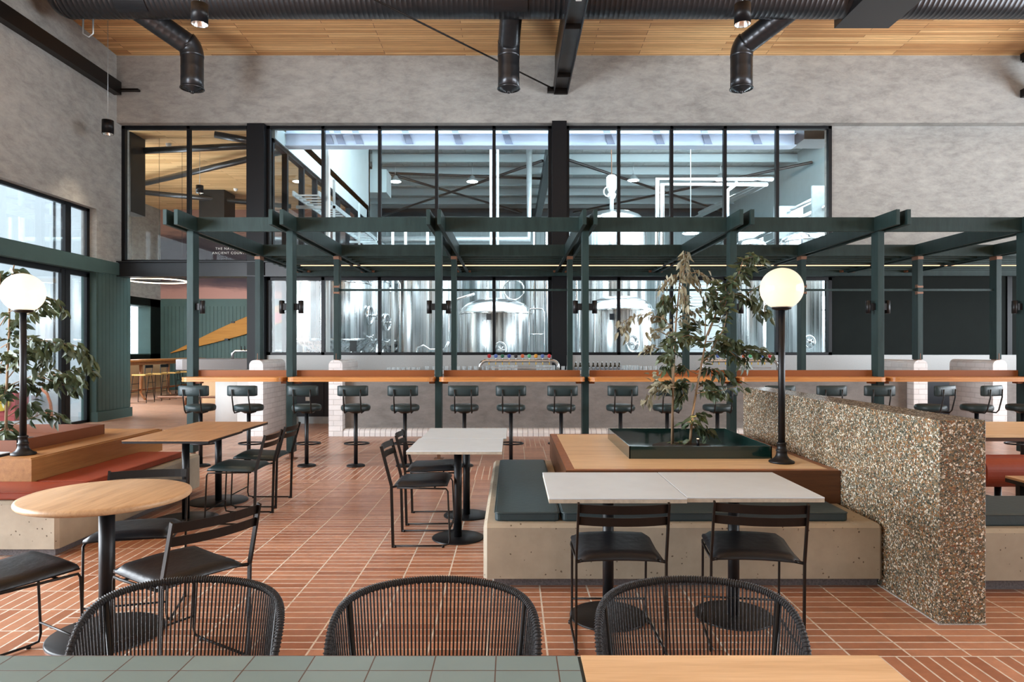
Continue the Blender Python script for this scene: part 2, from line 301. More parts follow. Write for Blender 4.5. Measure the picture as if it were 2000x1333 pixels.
# ------------------------------------------------------------------ mesh builder
class MB:
    def __init__(s): s.v = []; s.f = []; s.sm = []
    def add(s, vs, fs, smooth=False):
        o = len(s.v); s.v += [Vector(v) for v in vs]
        for f in fs: s.f.append(tuple(i + o for i in f)); s.sm.append(smooth)
        return s
    def box(s, x0, x1, y0, y1, z0, z1):
        if x0 > x1: x0, x1 = x1, x0
        if y0 > y1: y0, y1 = y1, y0
        if z0 > z1: z0, z1 = z1, z0
        return s.add([(x0, y0, z0), (x1, y0, z0), (x1, y1, z0), (x0, y1, z0), (x0, y0, z1), (x1, y0, z1), (x1, y1, z1), (x0, y1, z1)],
                     [(0, 3, 2, 1), (4, 5, 6, 7), (0, 1, 5, 4), (1, 2, 6, 5), (2, 3, 7, 6), (3, 0, 4, 7)])
    def bar(s, a, b, w, h, up=(0, 0, 1)):
        """rectangular bar from a to b, w across, h along up"""
        a, b = Vector(a), Vector(b); d = (b - a).normalized(); u = Vector(up); sd = d.cross(u)
        if sd.length < 1e-4: sd = d.cross(Vector((1, 0, 0)))
        sd.normalize(); u = sd.cross(d).normalized(); sd *= w / 2; u *= h / 2
        vs = [p + q for p in (a, b) for q in (-sd - u, sd - u, sd + u, -sd + u)]
        return s.add(vs, [(0, 1, 2, 3), (7, 6, 5, 4), (0, 4, 5, 1), (1, 5, 6, 2), (2, 6, 7, 3), (3, 7, 4, 0)])
    def tube(s, pts, r, seg=8, closed=False, cap=True):
        pts = [Vector(p) for p in pts]; n = len(pts); rr = r if isinstance(r, (list, tuple)) else [r] * n
        t0 = (pts[1] - pts[0]).normalized(); ref = Vector((0, 0, 1)) if abs(t0.z) < .9 else Vector((1, 0, 0))
        nrm = t0.cross(ref).normalized(); vs = []
        for i, p in enumerate(pts):
            if closed: t = (pts[(i + 1) % n] - pts[i - 1])
            else: t = pts[min(i + 1, n - 1)] - pts[max(i - 1, 0)]
            t.normalize(); nrm = (nrm - t * nrm.dot(t)).normalized(); bn = t.cross(nrm)
            for k in range(seg):
                a = 2 * math.pi * k / seg; vs.append(p + nrm * math.cos(a) * rr[i] + bn * math.sin(a) * rr[i])
        fs = []
        for i in range(n if closed else n - 1):
            j = (i + 1) % n
            for k in range(seg):
                l = (k + 1) % seg; fs.append((i * seg + k, j * seg + k, j * seg + l, i * seg + l))
        s.add(vs, fs, True)
        if cap and not closed: o = len(s.v) - n * seg; s.f.append(tuple(o + k for k in range(seg))); s.sm.append(False); s.f.append(tuple(o + (n - 1) * seg + k for k in reversed(range(seg)))); s.sm.append(False)
        return s
    def lathe(s, prof, c=(0, 0, 0), seg=24, cap=True, smooth=True, ax='Z'):
        """prof: list of (radius, height)"""
        vs = []
        for r, z in prof:
            for k in range(seg):
                a = 2 * math.pi * k / seg; p = (r * math.cos(a), r * math.sin(a), z)
                if ax == 'X': p = (p[2], p[0], p[1])
                if ax == 'Y': p = (p[1], p[2], p[0])
                vs.append((p[0] + c[0], p[1] + c[1], p[2] + c[2]))
        fs = []
        for i in range(len(prof) - 1):
            for k in range(seg):
                l = (k + 1) % seg; fs.append((i * seg + k, i * seg + l, (i + 1) * seg + l, (i + 1) * seg + k))
        o = len(s.v); s.add(vs, fs, smooth)
        if cap:
            if prof[0][0] > 1e-5: s.f.append(tuple(o + k for k in reversed(range(seg)))); s.sm.append(False)
            if prof[-1][0] > 1e-5: s.f.append(tuple(o + (len(prof) - 1) * seg + k for k in range(seg))); s.sm.append(False)
        return s
    def prism(s, poly, z0, z1, ax='Z', smooth=False):
        """poly of (a,b) extruded along ax"""
        n = len(poly)
        def P(a, b, c): return {'Z': (a, b, c), 'Y': (a, c, b), 'X': (c, a, b)}[ax]
        vs = [P(a, b, z0) for a, b in poly] + [P(a, b, z1) for a, b in poly]
        o = len(s.v); s.add(vs, [(i, (i + 1) % n, (i + 1) % n + n, i + n) for i in range(n)], smooth)
        s.f.append(tuple(o + i for i in reversed(range(n)))); s.sm.append(False); s.f.append(tuple(o + n + i for i in range(n))); s.sm.append(False)
        return s
    def rbox(s, x0, x1, y0, y1, z0, z1, r=.01, ax='Z', seg=4):
        """box with rounded edges along ax"""
        a0, a1, b0, b1, c0, c1 = {'Z': (x0, x1, y0, y1, z0, z1), 'Y': (x0, x1, z0, z1, y0, y1), 'X': (y0, y1, z0, z1, x0, x1)}[ax]
        return s.prism(rrect(a0, a1, b0, b1, r, seg), c0, c1, ax, False)
    def xform(s, mat): s.v = [mat @ v for v in s.v]; return s
    def build(s, name, mat, parent=None, world=False, bevel=0, sub=0, keep=False, fix=True):
        vs = s.v; loc = Vector((0, 0, 0))
        if parent is not None and world: vs = [v - parent.location for v in vs]
        if parent is None and not keep:
            xs = [v.x for v in vs]; ys = [v.y for v in vs]; zs = [v.z for v in vs]
            loc = Vector(((min(xs) + max(xs)) / 2, (min(ys) + max(ys)) / 2, min(zs))); vs = [v - loc for v in vs]
        me = bpy.data.meshes.new(name); me.from_pydata([tuple(v) for v in vs], [], s.f)
        me.polygons.foreach_set('use_smooth', s.sm)
        if fix:
            import bmesh
            bm = bmesh.new(); bm.from_mesh(me); bmesh.ops.recalc_face_normals(bm, faces=bm.faces); bm.to_mesh(me); bm.free()
        me.materials.append(M[mat] if isinstance(mat, str) else mat); me.update()
        o = bpy.data.objects.new(name, me); COL.objects.link(o); o.location = loc
        if parent is not None: o.parent = parent
        if bevel:
            b = o.modifiers.new('bevel', 'BEVEL'); b.width = bevel; b.segments = 2; b.limit_method = 'ANGLE'; b.angle_limit = R(40)
        if sub:
            b = o.modifiers.new('sub', 'SUBSURF'); b.levels = sub; b.render_levels = sub
        return o
def rrect(a0, a1, b0, b1, r, seg=4):
    r = min(r, (a1 - a0) / 2 - 1e-4, (b1 - b0) / 2 - 1e-4); p = []
    for cx, cy, st in ((a1 - r, b1 - r, 0), (a0 + r, b1 - r, 90), (a0 + r, b0 + r, 180), (a1 - r, b0 + r, 270)):
        for k in range(seg + 1):
            a = R(st + 90 * k / seg); p.append((cx + r * math.cos(a), cy + r * math.sin(a)))
    return p
def tag(o, label, cat, group=None):
    o['label'] = label; o['category'] = cat
    if group: o['group'] = group
    return o
def thing(name, label, cat, loc=(0, 0, 0), rz=0, group=None):
    o = bpy.data.objects.new(name, None); o.empty_display_size = .1; COL.objects.link(o)
    o.location = loc; o.rotation_euler = (0, 0, rz); return tag(o, label, cat, group)
def struct(o): o['kind'] = 'structure'; return o
def sthing(name, loc=(0, 0, 0)):
    o = bpy.data.objects.new(name, None); COL.objects.link(o); o.location = loc; return struct(o)
def dup(root, loc, rz, label):
    def cp(o, par):
        c = o.copy(); COL.objects.link(c); c.parent = par
        for ch in KIDS.get(o.name, []): cp(ch, c)
        return c
    c = cp(root, None); c.location = loc; c.rotation_euler = (0, 0, rz); c['label'] = label
    return c
KIDS = {}
def learn(root):
    for o in list(COL.objects):
        if o.parent is not None: KIDS.setdefault(o.parent.name, [])
        if o.parent is not None and o not in KIDS[o.parent.name]: KIDS[o.parent.name].append(o)
def B(*a): return MB().box(*a)
random.seed(7)
# ------------------------------------------------------------------ setting
LX, BY = -8.13, 14.26
struct(B(-17, 15, -6.2, 24.2, -.2, 0).build('floor', 'floor', keep=True))
struct(B(-5.04, 11.2, 14.5, 36.2, .0, .006).box(-7.2, -5.0, 24, 36.2, -.2, .006).build('floor_brewhouse', 'brew_floor', keep=True))
# sloping timber ceiling of the main hall
def zc(y): return 7.47 + (14.04 - y) * .042
c = MB(); c.add([(-8.4, -6, zc(-6)), (14, -6, zc(-6)), (14, 14.3, zc(14.3)), (-8.4, 14.3, zc(14.3)), (-8.4, -6, zc(-6) + .2), (14, -6, zc(-6) + .2), (14, 14.3, zc(14.3) + .2), (-8.4, 14.3, zc(14.3) + .2)],
      [(0, 1, 2, 3), (7, 6, 5, 4), (0, 4, 5, 1), (1, 5, 6, 2), (2, 6, 7, 3), (3, 7, 4, 0)])
struct(c.build('ceiling', 'ceiling', keep=True))
w = B(-8.43, LX, -6, 14.5, 4.17, 8.6).box(-8.43, LX, 13.36, 14.5, 3.2, 4.17).box(-8.43, LX, -6, 6.2, 0, 4.17)
struct(w.build('wall_left', 'stucco', keep=True))
w = B(-8.4, 14, 14.04, 14.55, 6.084, 7.8).box(6.66, 14, BY, 14.55, 3.1, 6.084)
struct(w.build('wall_back', 'stucco', keep=True))
struct(B(6.66, 14, BY + .03, 14.55, 1.0, 3.1).build('wall_back_lower', 'green_wall_dark', keep=True))
struct(B(10.35, 10.45, BY + .0, 14.3, 0, 3.1).build('trim_1', 'frame', keep=True))
w = B(-8.4, 14, -6.4, -6.05, 0, 8.7)
struct(w.build('wall_front', 'stucco', keep=True))
w = B(14, 14.3, -6, 14.5, 0, 8.6)
struct(w.build('wall_right', 'stucco', keep=True))
# green boarded lining at the end of the side wall
w = B(-8.43, LX - .005, 13.36, 14.53, 0, 3.2)
for k in range(9):
    y = 13.40 + k * .126; w.box(LX - .006, LX + .008, y, y + .119, .2, 2.95)
w.box(LX - .006, LX + .02, 13.36, 14.55, 2.95, 3.2)
struct(w.build('wall_left_boarding', 'green_wall', keep=True))
struct(B(LX - .1, LX + .035, 13.34, 14.56, 0, .19).build('baseboard_left', 'green_wall', keep=True))
struct(B(-8.43, LX + .03, 6.0, 13.5, 2.93, 3.20).build('trim_2', 'green_wall', keep=True))
# garden door (sliding glass) and the window over it
d1 = sthing('door_1', (-8.29, 9.8, 0))
f = B(-8.33, -8.265, 6.2, 13.36, 2.83, 2.93).box(-8.33, -8.265, 6.2, 13.36, 0, .05).box(-8.33, -8.265, 13.27, 13.36, 0, 2.9).box(-8.33, -8.265, 6.2, 6.3, 0, 2.9)
f.box(-8.34, -8.255, 12.62, 12.76, 0, 2.9).box(-8.31, -8.25, 12.50, 12.60, 0, 2.9).box(-8.33, -8.265, 9.4, 9.52, 0, 2.9)
f.build('door_frame', 'frame', d1, True); B(-8.285, -8.275, 6.25, 13.3, .05, 2.85).build('door_glass', 'glass', d1, True)
w4 = sthing('window_4', (-8.29, 9.8, 3.2))
f = B(-8.33, -8.265, 6.2, 13.36, 4.11, 4.17).box(-8.33, -8.265, 6.2, 13.36, 3.2, 3.24).box(-8.33, -8.265, 13.27, 13.36, 3.2, 4.17).box(-8.34, -8.255, 12.62, 12.78, 3.2, 4.17).box(-8.33, -8.265, 9.4, 9.5, 3.2, 4.17)
f.build('window_frame', 'frame', w4, True); B(-8.285, -8.275, 6.2, 13.3, 3.22, 4.15).build('window_glass', 'glass', w4, True)
# glazed screen to the annex and the brewhouse: three bays
MW = .0325
def bay(name, x0, x1, mull, lows, z0=3.237, z1=6.075):
    t = sthing(name, ((x0 + x1) / 2, BY, 0)); f = MB()
    f.box(x0, x1, BY - .05, BY + .05, z1 - .06, z1).box(x0, x1, BY - .05, BY + .05, z0, z0 + .05)
    for x in mull: f.box(x - MW, x + MW, BY - .05, BY + .05, z0, z1)
    f.box(x0, x0 + .07, BY - .05, BY + .05, z0, z1).box(x1 - .07, x1, BY - .05, BY + .05, z0, z1)
    f.build('window_frame', 'frame', t, True)
    B(x0 + .03, x1 - .03, BY - .006, BY + .006, z0 + .02, z1 - .02).build('window_glass', 'glass', t, True)
    if lows:
        f = B(x0, x1, BY - .05, BY + .05, 2.86, 2.93).box(x0, x1, BY - .05, BY + .05, 1.30, 1.36)
        for x in mull: f.box(x - MW, x + MW, BY - .05, BY + .05, 1.3, 2.93)
        f.box(x0, x0 + .08, BY - .05, BY + .05, 1.3, 2.93).box(x1 - .07, x1, BY - .05, BY + .05, 1.3, 2.93)
        f.build('lower_window_frame', 'frame', t, True)
        B(x0 + .03, x1 - .03, BY - .006, BY + .006, 1.33, 2.9).build('lower_window_glass', 'glass', t, True)
bay('window_1', -8.13, -5.46, [-6.74], False)
bay('window_2', -5.11, .824, [-3.937, -2.76, -1.572, -.374], True)
bay('window_3', 1.123, 6.66, [2.225, 3.327, 4.44, 5.53], True)
struct(B(-5.46, -5.11, 14.06, 14.40, 0, 6.08).build('trim_3', 'frame', keep=True))
struct(B(.824, 1.123, 14.02, 14.40, 1.0, 6.12).build('trim_4', 'frame', keep=True))
f = B(-8.13, 6.72, 14.10, 14.14, 2.93, 3.23).box(-8.13, 6.72, 14.02, 14.40, 3.215, 3.237).box(-8.13, 6.72, 14.02, 14.40, 2.92, 2.94)
struct(f.build('trim_5', 'steel_beam', keep=True))
struct(B(-5.10, 14, 14.20, 14.24, .93, 1.30).build('trim_6', 'stone', keep=True))
struct(B(-5.10, 14, 14.24, 14.5, 0, 1.305).build('wall_back_base', 'brew_wall', keep=True))
# ------------------------------------------------------------------ annex room beyond the opening
struct(B(-12.3, -5.0, 14.55, 23.8, 6.21, 6.4).build('ceiling_annex', 'annex_ceiling', keep=True))
w = B(-12.4, -12.1, 14.5, 23.8, 3.1, 6.21)
struct(w.build('wall_annex_upper', 'stucco', keep=True))
w = B(-12.4, -12.1, 22.85, 23.8, 0, 3.1).box(-12.4, -12.1, 19.6, 21.65, 0, 3.1).box(-12.4, -12.1, 14.5, 23.8, 0, 1.25).box(-12.4, -12.1, 14.5, 23.8, 2.84, 3.1).box(-12.4, -12.1, 14.5, 14.8, 0, 3.1)
struct(w.build('wall_annex_side', 'green_wall_dark', keep=True))
w5 = sthing('window_5', (-12.2, 22.2, 1.25))
B(-12.5, -12.09, 22.82, 22.86, 1.25, 2.84).box(-12.5, -12.09, 21.64, 22.86, 1.23, 1.26).box(-12.5, -12.09, 21.64, 22.86, 2.82, 2.85).build('window_reveal', 'green_wall', w5, True)
B(-12.42, -12.41, 21.6, 22.86, 1.25, 2.84).build('window_glass', 'glass', w5, True)
struct(B(-12.1, -5.0, 23.5, 23.8, 3.14, 6.21).build('wall_annex_mural', 'mural', keep=True))
w = B(-12.1, -5.0, 23.53, 23.8, 0, 3.14).box(-12.1, -5.0, 23.5, 23.53, 2.88, 3.14)
for k in range(54): w.box(-12.1 + k * .131, -12.1 + k * .131 + .122, 23.505, 23.53, .1, 2.88)
struct(w.build('wall_annex_boarding', 'green_wall', keep=True))
# partition between annex and brewhouse
w6 = sthing('window_6', (-5.1, 19, 0)); f = MB()
for y in (14.45, 15.35, 16.55, 17.65, 18.8, 20.0, 21.2, 22.4, 23.5): f.box(-5.16, -5.04, y - .05, y + .05, 0, 5.88)
f.box(-5.16, -5.04, 14.4, 23.5, 5.80, 5.88).build('window_frame', 'frame', w6, True)
B(-5.104, -5.096, 14.4, 23.5, 0, 5.85).build('window_glass', 'glass', w6, True)
struct(B(-5.2, -5.0, 14.4, 24, 5.88, 9.1).build('wall_partition', 'brew_wall', keep=True))
# closing walls and the alley outside the garden door
w = B(-16.3, -8.43, 14.30, 14.5, 0, 6.3)
struct(w.build('wall_outside', 'ext_wall', keep=True))
struct(B(-9.60, -9.56, 14.285, 14.30, 0, 6.3).box(-12.7, -12.66, 14.285, 14.3, 0, 6.3).build('trim_7', 'frame', keep=True))
struct(B(-16, -8.43, 14.27, 14.3, 0, 1.02).build('trim_8', 'ext_wall', keep=True))
struct(B(-17, -8.34, -4, 14.3, .0, .012).build('ground_outside', 'ext_ground', keep=True))
struct(B(-16.6, -16.3, -4, 14.3, 0, 3).build('wall_alley', 'ext_wall', keep=True))
# ------------------------------------------------------------------ brewhouse shell
struct(B(-7.2, 11.3, 14.6, 36.2, 9.0, 9.2).build('ceiling_brewhouse', 'foil', keep=True))
w = B(-7.2, 11.3, 36, 36.2, 0, 9)
for k in range(70): w.box(-7.2 + k * .264, -7.2 + k * .264 + .05, 35.95, 36, 0, 8.6)
struct(w.build('wall_brewhouse_far', 'brew_wall', keep=True))
struct(B(11, 11.2, 14.6, 36, 0, 9).build('wall_brewhouse_side', 'brew_wall', keep=True))
struct(B(-7.2, -7.0, 24, 36, 0, 9).box(-7.2, -5.0, 23.82, 24, 0, 9).build('wall_brewhouse_inner', 'brew_wall', keep=True))
struct(B(-5.0, 11.2, 14.55, 14.6, 6.55, 9).build('wall_brewhouse_near', 'brew_wall', keep=True))
for k, y in enumerate((20.6, 22.5, 24.4, 26.3, 28.2, 30.1, 32.0, 33.9)):
    m = B(-7 if y > 24 else -5, 11, y, y + .03, 8.62, 8.95).box(-7 if y > 24 else -5, 11, y - .10, y + .03, 8.60, 8.63).box(-7 if y > 24 else -5, 11, y, y + .1, 8.93, 8.96)
    tag(m.build('roof_purlin', 'purlin'), 'pale steel purlin under the silver roof, %s from the glazing' % ['first', 'second', 'third', 'fourth', 'fifth', 'sixth', 'seventh', 'eighth'][k], 'roof beam', 'purlins of the brewhouse roof')
g = thing('steel_girder', 'white steel girder spanning behind the top of the tall glazing', 'beam', (1, 15.2, 5.92))
B(-5, 6.25, 15.1, 15.13, 5.92, 6.60).box(-5, 6.25, 15.0, 15.25, 6.16, 6.175).box(-5, 6.25, 15.0, 15.3, 5.90, 5.925).build('web', 'girder', g, True)
for x in (-4.2, -3.95, -3.55, -2.45, -1.35, -.25, 2.0, 3.1, 4.15, 5.25):  # slanting shadow shapes on the girder, built as blue-grey plates
    MB().add([(x, 15.06, 6.3), (x + .14, 15.06, 6.3), (x + .28, 15.06, 5.93), (x + .12, 15.06, 5.93), (x, 15.09, 6.3), (x + .14, 15.09, 6.3), (x + .28, 15.09, 5.93), (x + .12, 15.09, 5.93)],
             [(3, 2, 1, 0), (4, 5, 6, 7), (0, 1, 5, 4), (1, 2, 6, 5), (2, 3, 7, 6), (3, 0, 4, 7)]).build('shadow_plate', M['shadow_blue'], g, True)
tag(B(6.25, 6.95, 14.6, 15.3, 5.92, 6.3).build('steel_bracket', 'steel_beam'), 'dark blue steel stub beside the white girder end', 'beam')
tag(B(1.2, 1.5, 16, 35.9, 8.15, 8.6).build('roof_rafter', 'steel_beam'), 'dark steel rafter running deep under the brewhouse roof', 'beam')
tag(B(-6.9, 11, 35.7, 35.9, 8.35, 8.75).build('eaves_beam', 'steel_beam'), 'dark beam along the far wall of the brewhouse', 'beam')
for nm, a, b in (('crossing under the roof lamps', (-6.7, 24.9, 8.45), (.5, 35.3, 8.45)), ('rising from the far wall to the rafter', (-6.5, 34.7, 8.2), (1.1, 24.6, 8.2)), ('running level behind the roof lamps', (-6.45, 27.3, 8.5), (1.2, 28.4, 8.5)),
                 ('beyond the rafter, falling to the far wall', (2.1, 25.4, 8.45), (10.8, 35, 8.45)), ('beyond the rafter, rising to the side wall', (3.06, 34, 8.2), (10.9, 24.8, 8.2))):
    tag(MB().tube([a, b], .055, 6).build('brace_rod', 'steel_beam'), 'thin dark roof brace ' + nm, 'roof brace', 'roof bracing of the brewhouse')
# ------------------------------------------------------------------ roof structure in the hall
BEAM_Z = 6.68
def chord(x, name, label):
    t = thing(name, label, 'beam', (x, 14.0, BEAM_Z))
    y0 = -5.5
    B(x - .15, x + .15, y0, 14.03, BEAM_Z + .10, BEAM_Z + .115).build('web', 'web_steel', t, True)
    for s in (-1, 1): B(x + s * .14 - .01, x + s * .14 + .01, y0, 14.03, BEAM_Z, BEAM_Z + .22).build('flange', 'steel_beam', t, True)
    for y in (13.2, 11.2, 8.8): B(x - .13, x + .13, y, y + .02, BEAM_Z + .01, BEAM_Z + .1).build('stiffener', 'brown_black', t, True)
    B(x - .14, x + .14, 13.98, 14.035, BEAM_Z - .02, BEAM_Z + .25).build('end_plate', 'brown_black', t, True)
    return t
t = chord(1.0, 'truss_chord', 'black steel channel beam running overhead to the wall between the tall windows')
tag(B(.88, .98, -5, 14.03, 6.95, 7.46).build('roof_beam', 'brown_black'), 'deep black roof beam tucked under the timber ceiling', 'beam')
B(.955, 1.045, 10.1, 10.25, BEAM_Z - .02, BEAM_Z + .09).build('light_fitting', 'white_plastic', t, True)['label'] = 'small pale box light fixed inside the channel'
tag(MB().tube([(.86, 13.9, 6.72), (-1.0, 12.0, 6.87), (-4.6, 8.3, 7.15)], .016, 8).build('tie_rod', 'brown_black'), 'thin black tie rod slanting across the hall ceiling', 'rod')
tag(B(.72, .86, 13.86, 13.96, 6.66, 6.76).build('rod_bracket', 'brown_black'), 'small black bracket where the tie rod meets the channel beam', 'bracket')
tag(B(-8.13, -7.98, -5, 13.95, 6.62, 6.88).build('wall_rail', 'brown_black'), 'black steel section fixed high along the render side wall', 'beam')
tag(B(-8.05, -7.62, 13.9, 14.0, 6.70, 6.74).build('corner_plate', 'brown_black'), 'flat black plate in the corner at the end of the wall rail', 'bracket')
t = thing('roof_truss', 'black angular steel truss at the far side of the ceiling', 'truss', (10.5, 13, 6.6))
MB().bar((10.55, 14, 6.66), (10.55, 3, 6.66), .26, .16).build('bottom_chord', 'brown_black', t, True)
MB().bar((10.5, 14, 7.42), (10.5, 3, 7.95), .16, .16).build('top_chord', 'brown_black', t, True)
MB().bar((10.5, 13.95, 7.36), (10.5, 12.2, 6.74), .14, .14).build('diagonal', 'brown_black', t, True)
MB().bar((10.5, 11.0, 7.5), (10.5, 12.2, 6.74), .12, .12).build('diagonal', 'brown_black', t, True)
# spiral duct with three drops
DY, DZ, DR = 11.6, 7.50, .42
def spiral(mb, pts, r, pitch, seg=20, rib=1.0):
    """ribbed tube"""
    P = [Vector(p) for p in pts]; out = []; rr = []
    for a, b in zip(P[:-1], P[1:]):
        L = (b - a).length; n = max(1, int(L / pitch))
        for k in range(n):
            for f_, e in ((0, 0), (.10, .030), (.20, 0)):
                out.append(a.lerp(b, (k + f_) / n)); rr.append(r + e * .16 * rib)
    out.append(P[-1]); rr.append(r)
    return mb.tube(out, rr, seg)
t = thing('main_duct', 'large black spiral duct running the width of the hall under the ceiling', 'duct', (2, DY, DZ - DR))
spiral(MB(), [(-7.55, DY, DZ), (13.9, DY, DZ)], DR, .085, 32).build('duct_run', 'duct', t, True)
MB().lathe([(DR * 1.02, 0), (DR * .99, .06), (DR * .93, .13), (DR * .8, .2), (.01, .27)], (0, 0, 0), 28).xform(Matrix.Translation((-7.55, DY, DZ)) @ Matrix.Rotation(R(-90), 4, 'Y')).build('end_cap', 'duct', t, True)
def saddle(x0, x1):
    a = [(DY + .432 * math.cos(R(q)), DZ + .432 * math.sin(R(q))) for q in range(-160, -111, 6)]; b = [(DY + .45 * math.cos(R(q)), DZ + .45 * math.sin(R(q))) for q in range(-160, -111, 6)]
    return MB().prism(a + b[::-1], x0, x1, 'X')
saddle(-6.6, -6.09).build('saddle_plate', 'steel_beam', t, True)
saddle(-.30, .26).build('saddle_plate', 'duct', t, True)
MB().tube([(-7.35, DY + .1, DZ - .40), (-7.35, DY + .1, DZ - .66), (-7.25, DY + .1, DZ - .72), (-7.18, DY + .1, DZ - .66), (-7.18, DY + .1, DZ - .40)], .014, 6).build('hanging_loop', 'galv', t, True)
def drop(xtop, xb, label):
    t = thing('duct_drop', label, 'duct', (xb, DY + .75, 6.1), 0, 'duct drops with round diffusers')
    yb = DY + .78
    spiral(MB(), [(xtop, DY + .1, DZ - .15), (xtop + (xb - xtop) * .96, yb - .05, 6.92)], .195, .11, rib=.35).build('branch', 'duct', t, True)
    p = [(xtop + (xb - xtop) * .90, yb - .10, 6.97), (xtop + (xb - xtop) * .97, yb - .03, 6.87), (xb, yb, 6.72)]
    q_ = [Vector(v) for v in p]; e_ = []
    for k in range(9):
        u = k / 8; e_.append(q_[0] * (1 - u) ** 2 + Vector((xb, yb, 6.90)) * 2 * u * (1 - u) + q_[2] * u * u)
    MB().tube(e_, .2, 24).build('elbow', 'duct', t, True)
    spiral(MB(), [(xb, yb, 6.74), (xb, yb, 6.16)], .195, .19, rib=.5).build('sleeve', 'duct', t, True)
    m = MB().lathe([(.205, 6.17), (.212, 6.15), (.20, 6.145), (.19, 6.16), (.17, 6.17)], (xb, yb, 0), 28, cap=False)
    for r_, z_ in ((.15, 6.13), (.11, 6.11), (.07, 6.09)): m.lathe([(r_ + .018, z_ + .03), (r_, z_ + .012), (r_ - .02, z_)], (xb, yb, 0), 24, cap=False)
    m.lathe([(.0001, 6.06), (.03, 6.07), (.035, 6.12)], (xb, yb, 0), 16, cap=False)
    m.build('diffuser', 'duct', t, True, fix=False)
drop(-6.55, -5.80, 'black duct drop near the render side wall, branch bending away from it')
drop(.0, -.06, 'black duct drop hanging straight beside the channel beam')
drop(4.9, 4.16, 'black duct drop with branch slanting from the box plenum side')
t = thing('duct_box', 'black sheet metal box joined into the large spiral duct', 'duct', (6.2, 11.6, 7.07))
B(5.66, 6.62, 10.95, 12.0, 7.07, 7.52).build('plenum', 'duct', t, True, bevel=.005); B(5.62, 6.66, 10.92, 10.95, 7.06, 7.56).build('flange', 'duct', t, True)
# pendant spots
def spot(x, y, z, top, label, r=.1, h=.25, lit=True):
    t = thing('pendant_spot', label, 'light', (x, y, z), 0, 'black cylinder pendants')
    MB().lathe([(r * .97, z + .005), (r, z), (r, z + h), (.001, z + h)], (x, y, 0), 28, cap=False).build('shade', 'black', t, True, fix=False)
    MB().lathe([(r * .96, z + .003), (r * .8, z + .05), (r * .5, z + .09)], (x, y, 0), 28, cap=False).build('reflector', 'reflector', t, True, fix=False)
    MB().lathe([(.0001, z + .085), (r * .5, z + .088)], (x, y, 0), 20, cap=False).build('lens', 'lamp_warm', t, True, fix=False)
    MB().tube([(x, y, z + h), (x, y, top)], .005, 6).build('cable', 'galv', t, True)
    if lit:
        l = bpy.data.lights.new('spot_beam', 'SPOT'); l.energy = 130; l.color = (1, .82, .62); l.spot_size = R(85); l.spot_blend = .8; l.shadow_soft_size = .05
        o = bpy.data.objects.new('spot_beam', l); COL.objects.link(o); o.location = (x, y, z - .02)
spot(-3.89, 8.5, 5.48, 7.7, 'black pendant spot hanging in front of the big duct near its bend')
spot(2.87, 8.5, 5.48, 7.7, 'black pendant spot hanging beside the drop nearest the box plenum')
spot(-7.46, 12.6, 5.40, 7.5, 'small black pendant spot close to the render side wall')
# ------------------------------------------------------------------ pergola
PX = [-4.175, -2.885, -.957, .955, 2.872, 4.785, 6.70, 7.99]
PF, PB, PZ0, PZ1 = 8.85, 11.2, 2.96, 3.146
per = thing('pergola', 'dark green timber pergola over the bar with paired rafters', 'pergola', (1.9, 10, 0))
for i, x in enumerate(PX):
    B(x - .042, x + .042, PF, PF + .165, .09, PZ1).build('post', 'green', per, True, bevel=.003)
    B(x - .02, x + .02, PF + .05, PF + .12, 0.0, .1).box(x - .06, x + .06, PF + .02, PF + .15, 0, .008).build('post_foot', 'copper', per, True)
    z0 = 1.262 if i in (0, 1, 6, 7) else 1.07
    B(x - .042, x + .042, PB, PB + .165, z0, PZ1).build('post', 'green', per, True, bevel=.003)
    if i in (0, 1, 6, 7): B(x - .035, x + .035, PB + .02, PB + .14, 1.245, 1.27).box(x - .004, x + .004, PB - .004, PB + .002, 1.25, 1.36).build('post_foot', 'copper', per, True)
    B(x - .09, x - .045, 8.34, 13.72, PZ0, PZ1).build('rafter', 'green', per, True, bevel=.002)
    B(x + .045, x + .09, 8.34, 13.72, PZ0, PZ1).build('rafter', 'green', per, True, bevel=.002)
    br = MB()
    sgn = -1 if x > 0 else 1
    br.box(x + sgn * .043, x + sgn * .047, PB - .006, PB + .16, 2.90, 2.965).box(x - .045, x + .045, PB - .012, PB - .002, 2.905, 2.955)
    br.box(x - .13, x - .092, 13.6, 13.7, PZ0, PZ0 + .05).box(x + .092, x + .13, 13.6, 13.7, PZ0, PZ0 + .05)
    br.build('copper_bracket', 'copper', per, True)
for a, b in zip(PX[:-1], PX[1:]):
    for y, nm in ((PF, 'front'), (PB, 'rear')): B(a + .09, b - .09, y, y + .045, PZ0 + .001, PZ1).build('cross_beam', 'green', per, True, bevel=.002)
B(PX[-1] + .09, 13.5, PF, PF + .045, PZ0, PZ1).build('cross_beam', 'green', per, True)
B(PX[-1] + .09, 13.5, PB, PB + .045, PZ0, PZ1).build('cross_beam', 'green', per, True)
for y in (11.60, 11.90, 12.20, 12.50, 12.80, 13.10, 13.40): B(PX[0] - .2, 13.5, y, y + .045, PZ0 + .02, PZ0 + .10).build('slat', 'green', per, True)
B(PX[0] - .25, 13.5, 13.72, 13.8, 2.90, 3.16).build('wall_plate', 'green', per, True)
for a, b in ((PX[1], PX[2]), (PX[2], PX[3]), (PX[3], PX[4]), (PX[4], PX[5]), (PX[5], PX[6]), (PX[6], PX[7])):
    B(a + .045, b - .045, PB + .06, PB + .10, 2.39, 2.425).build('rail', 'green', per, True)
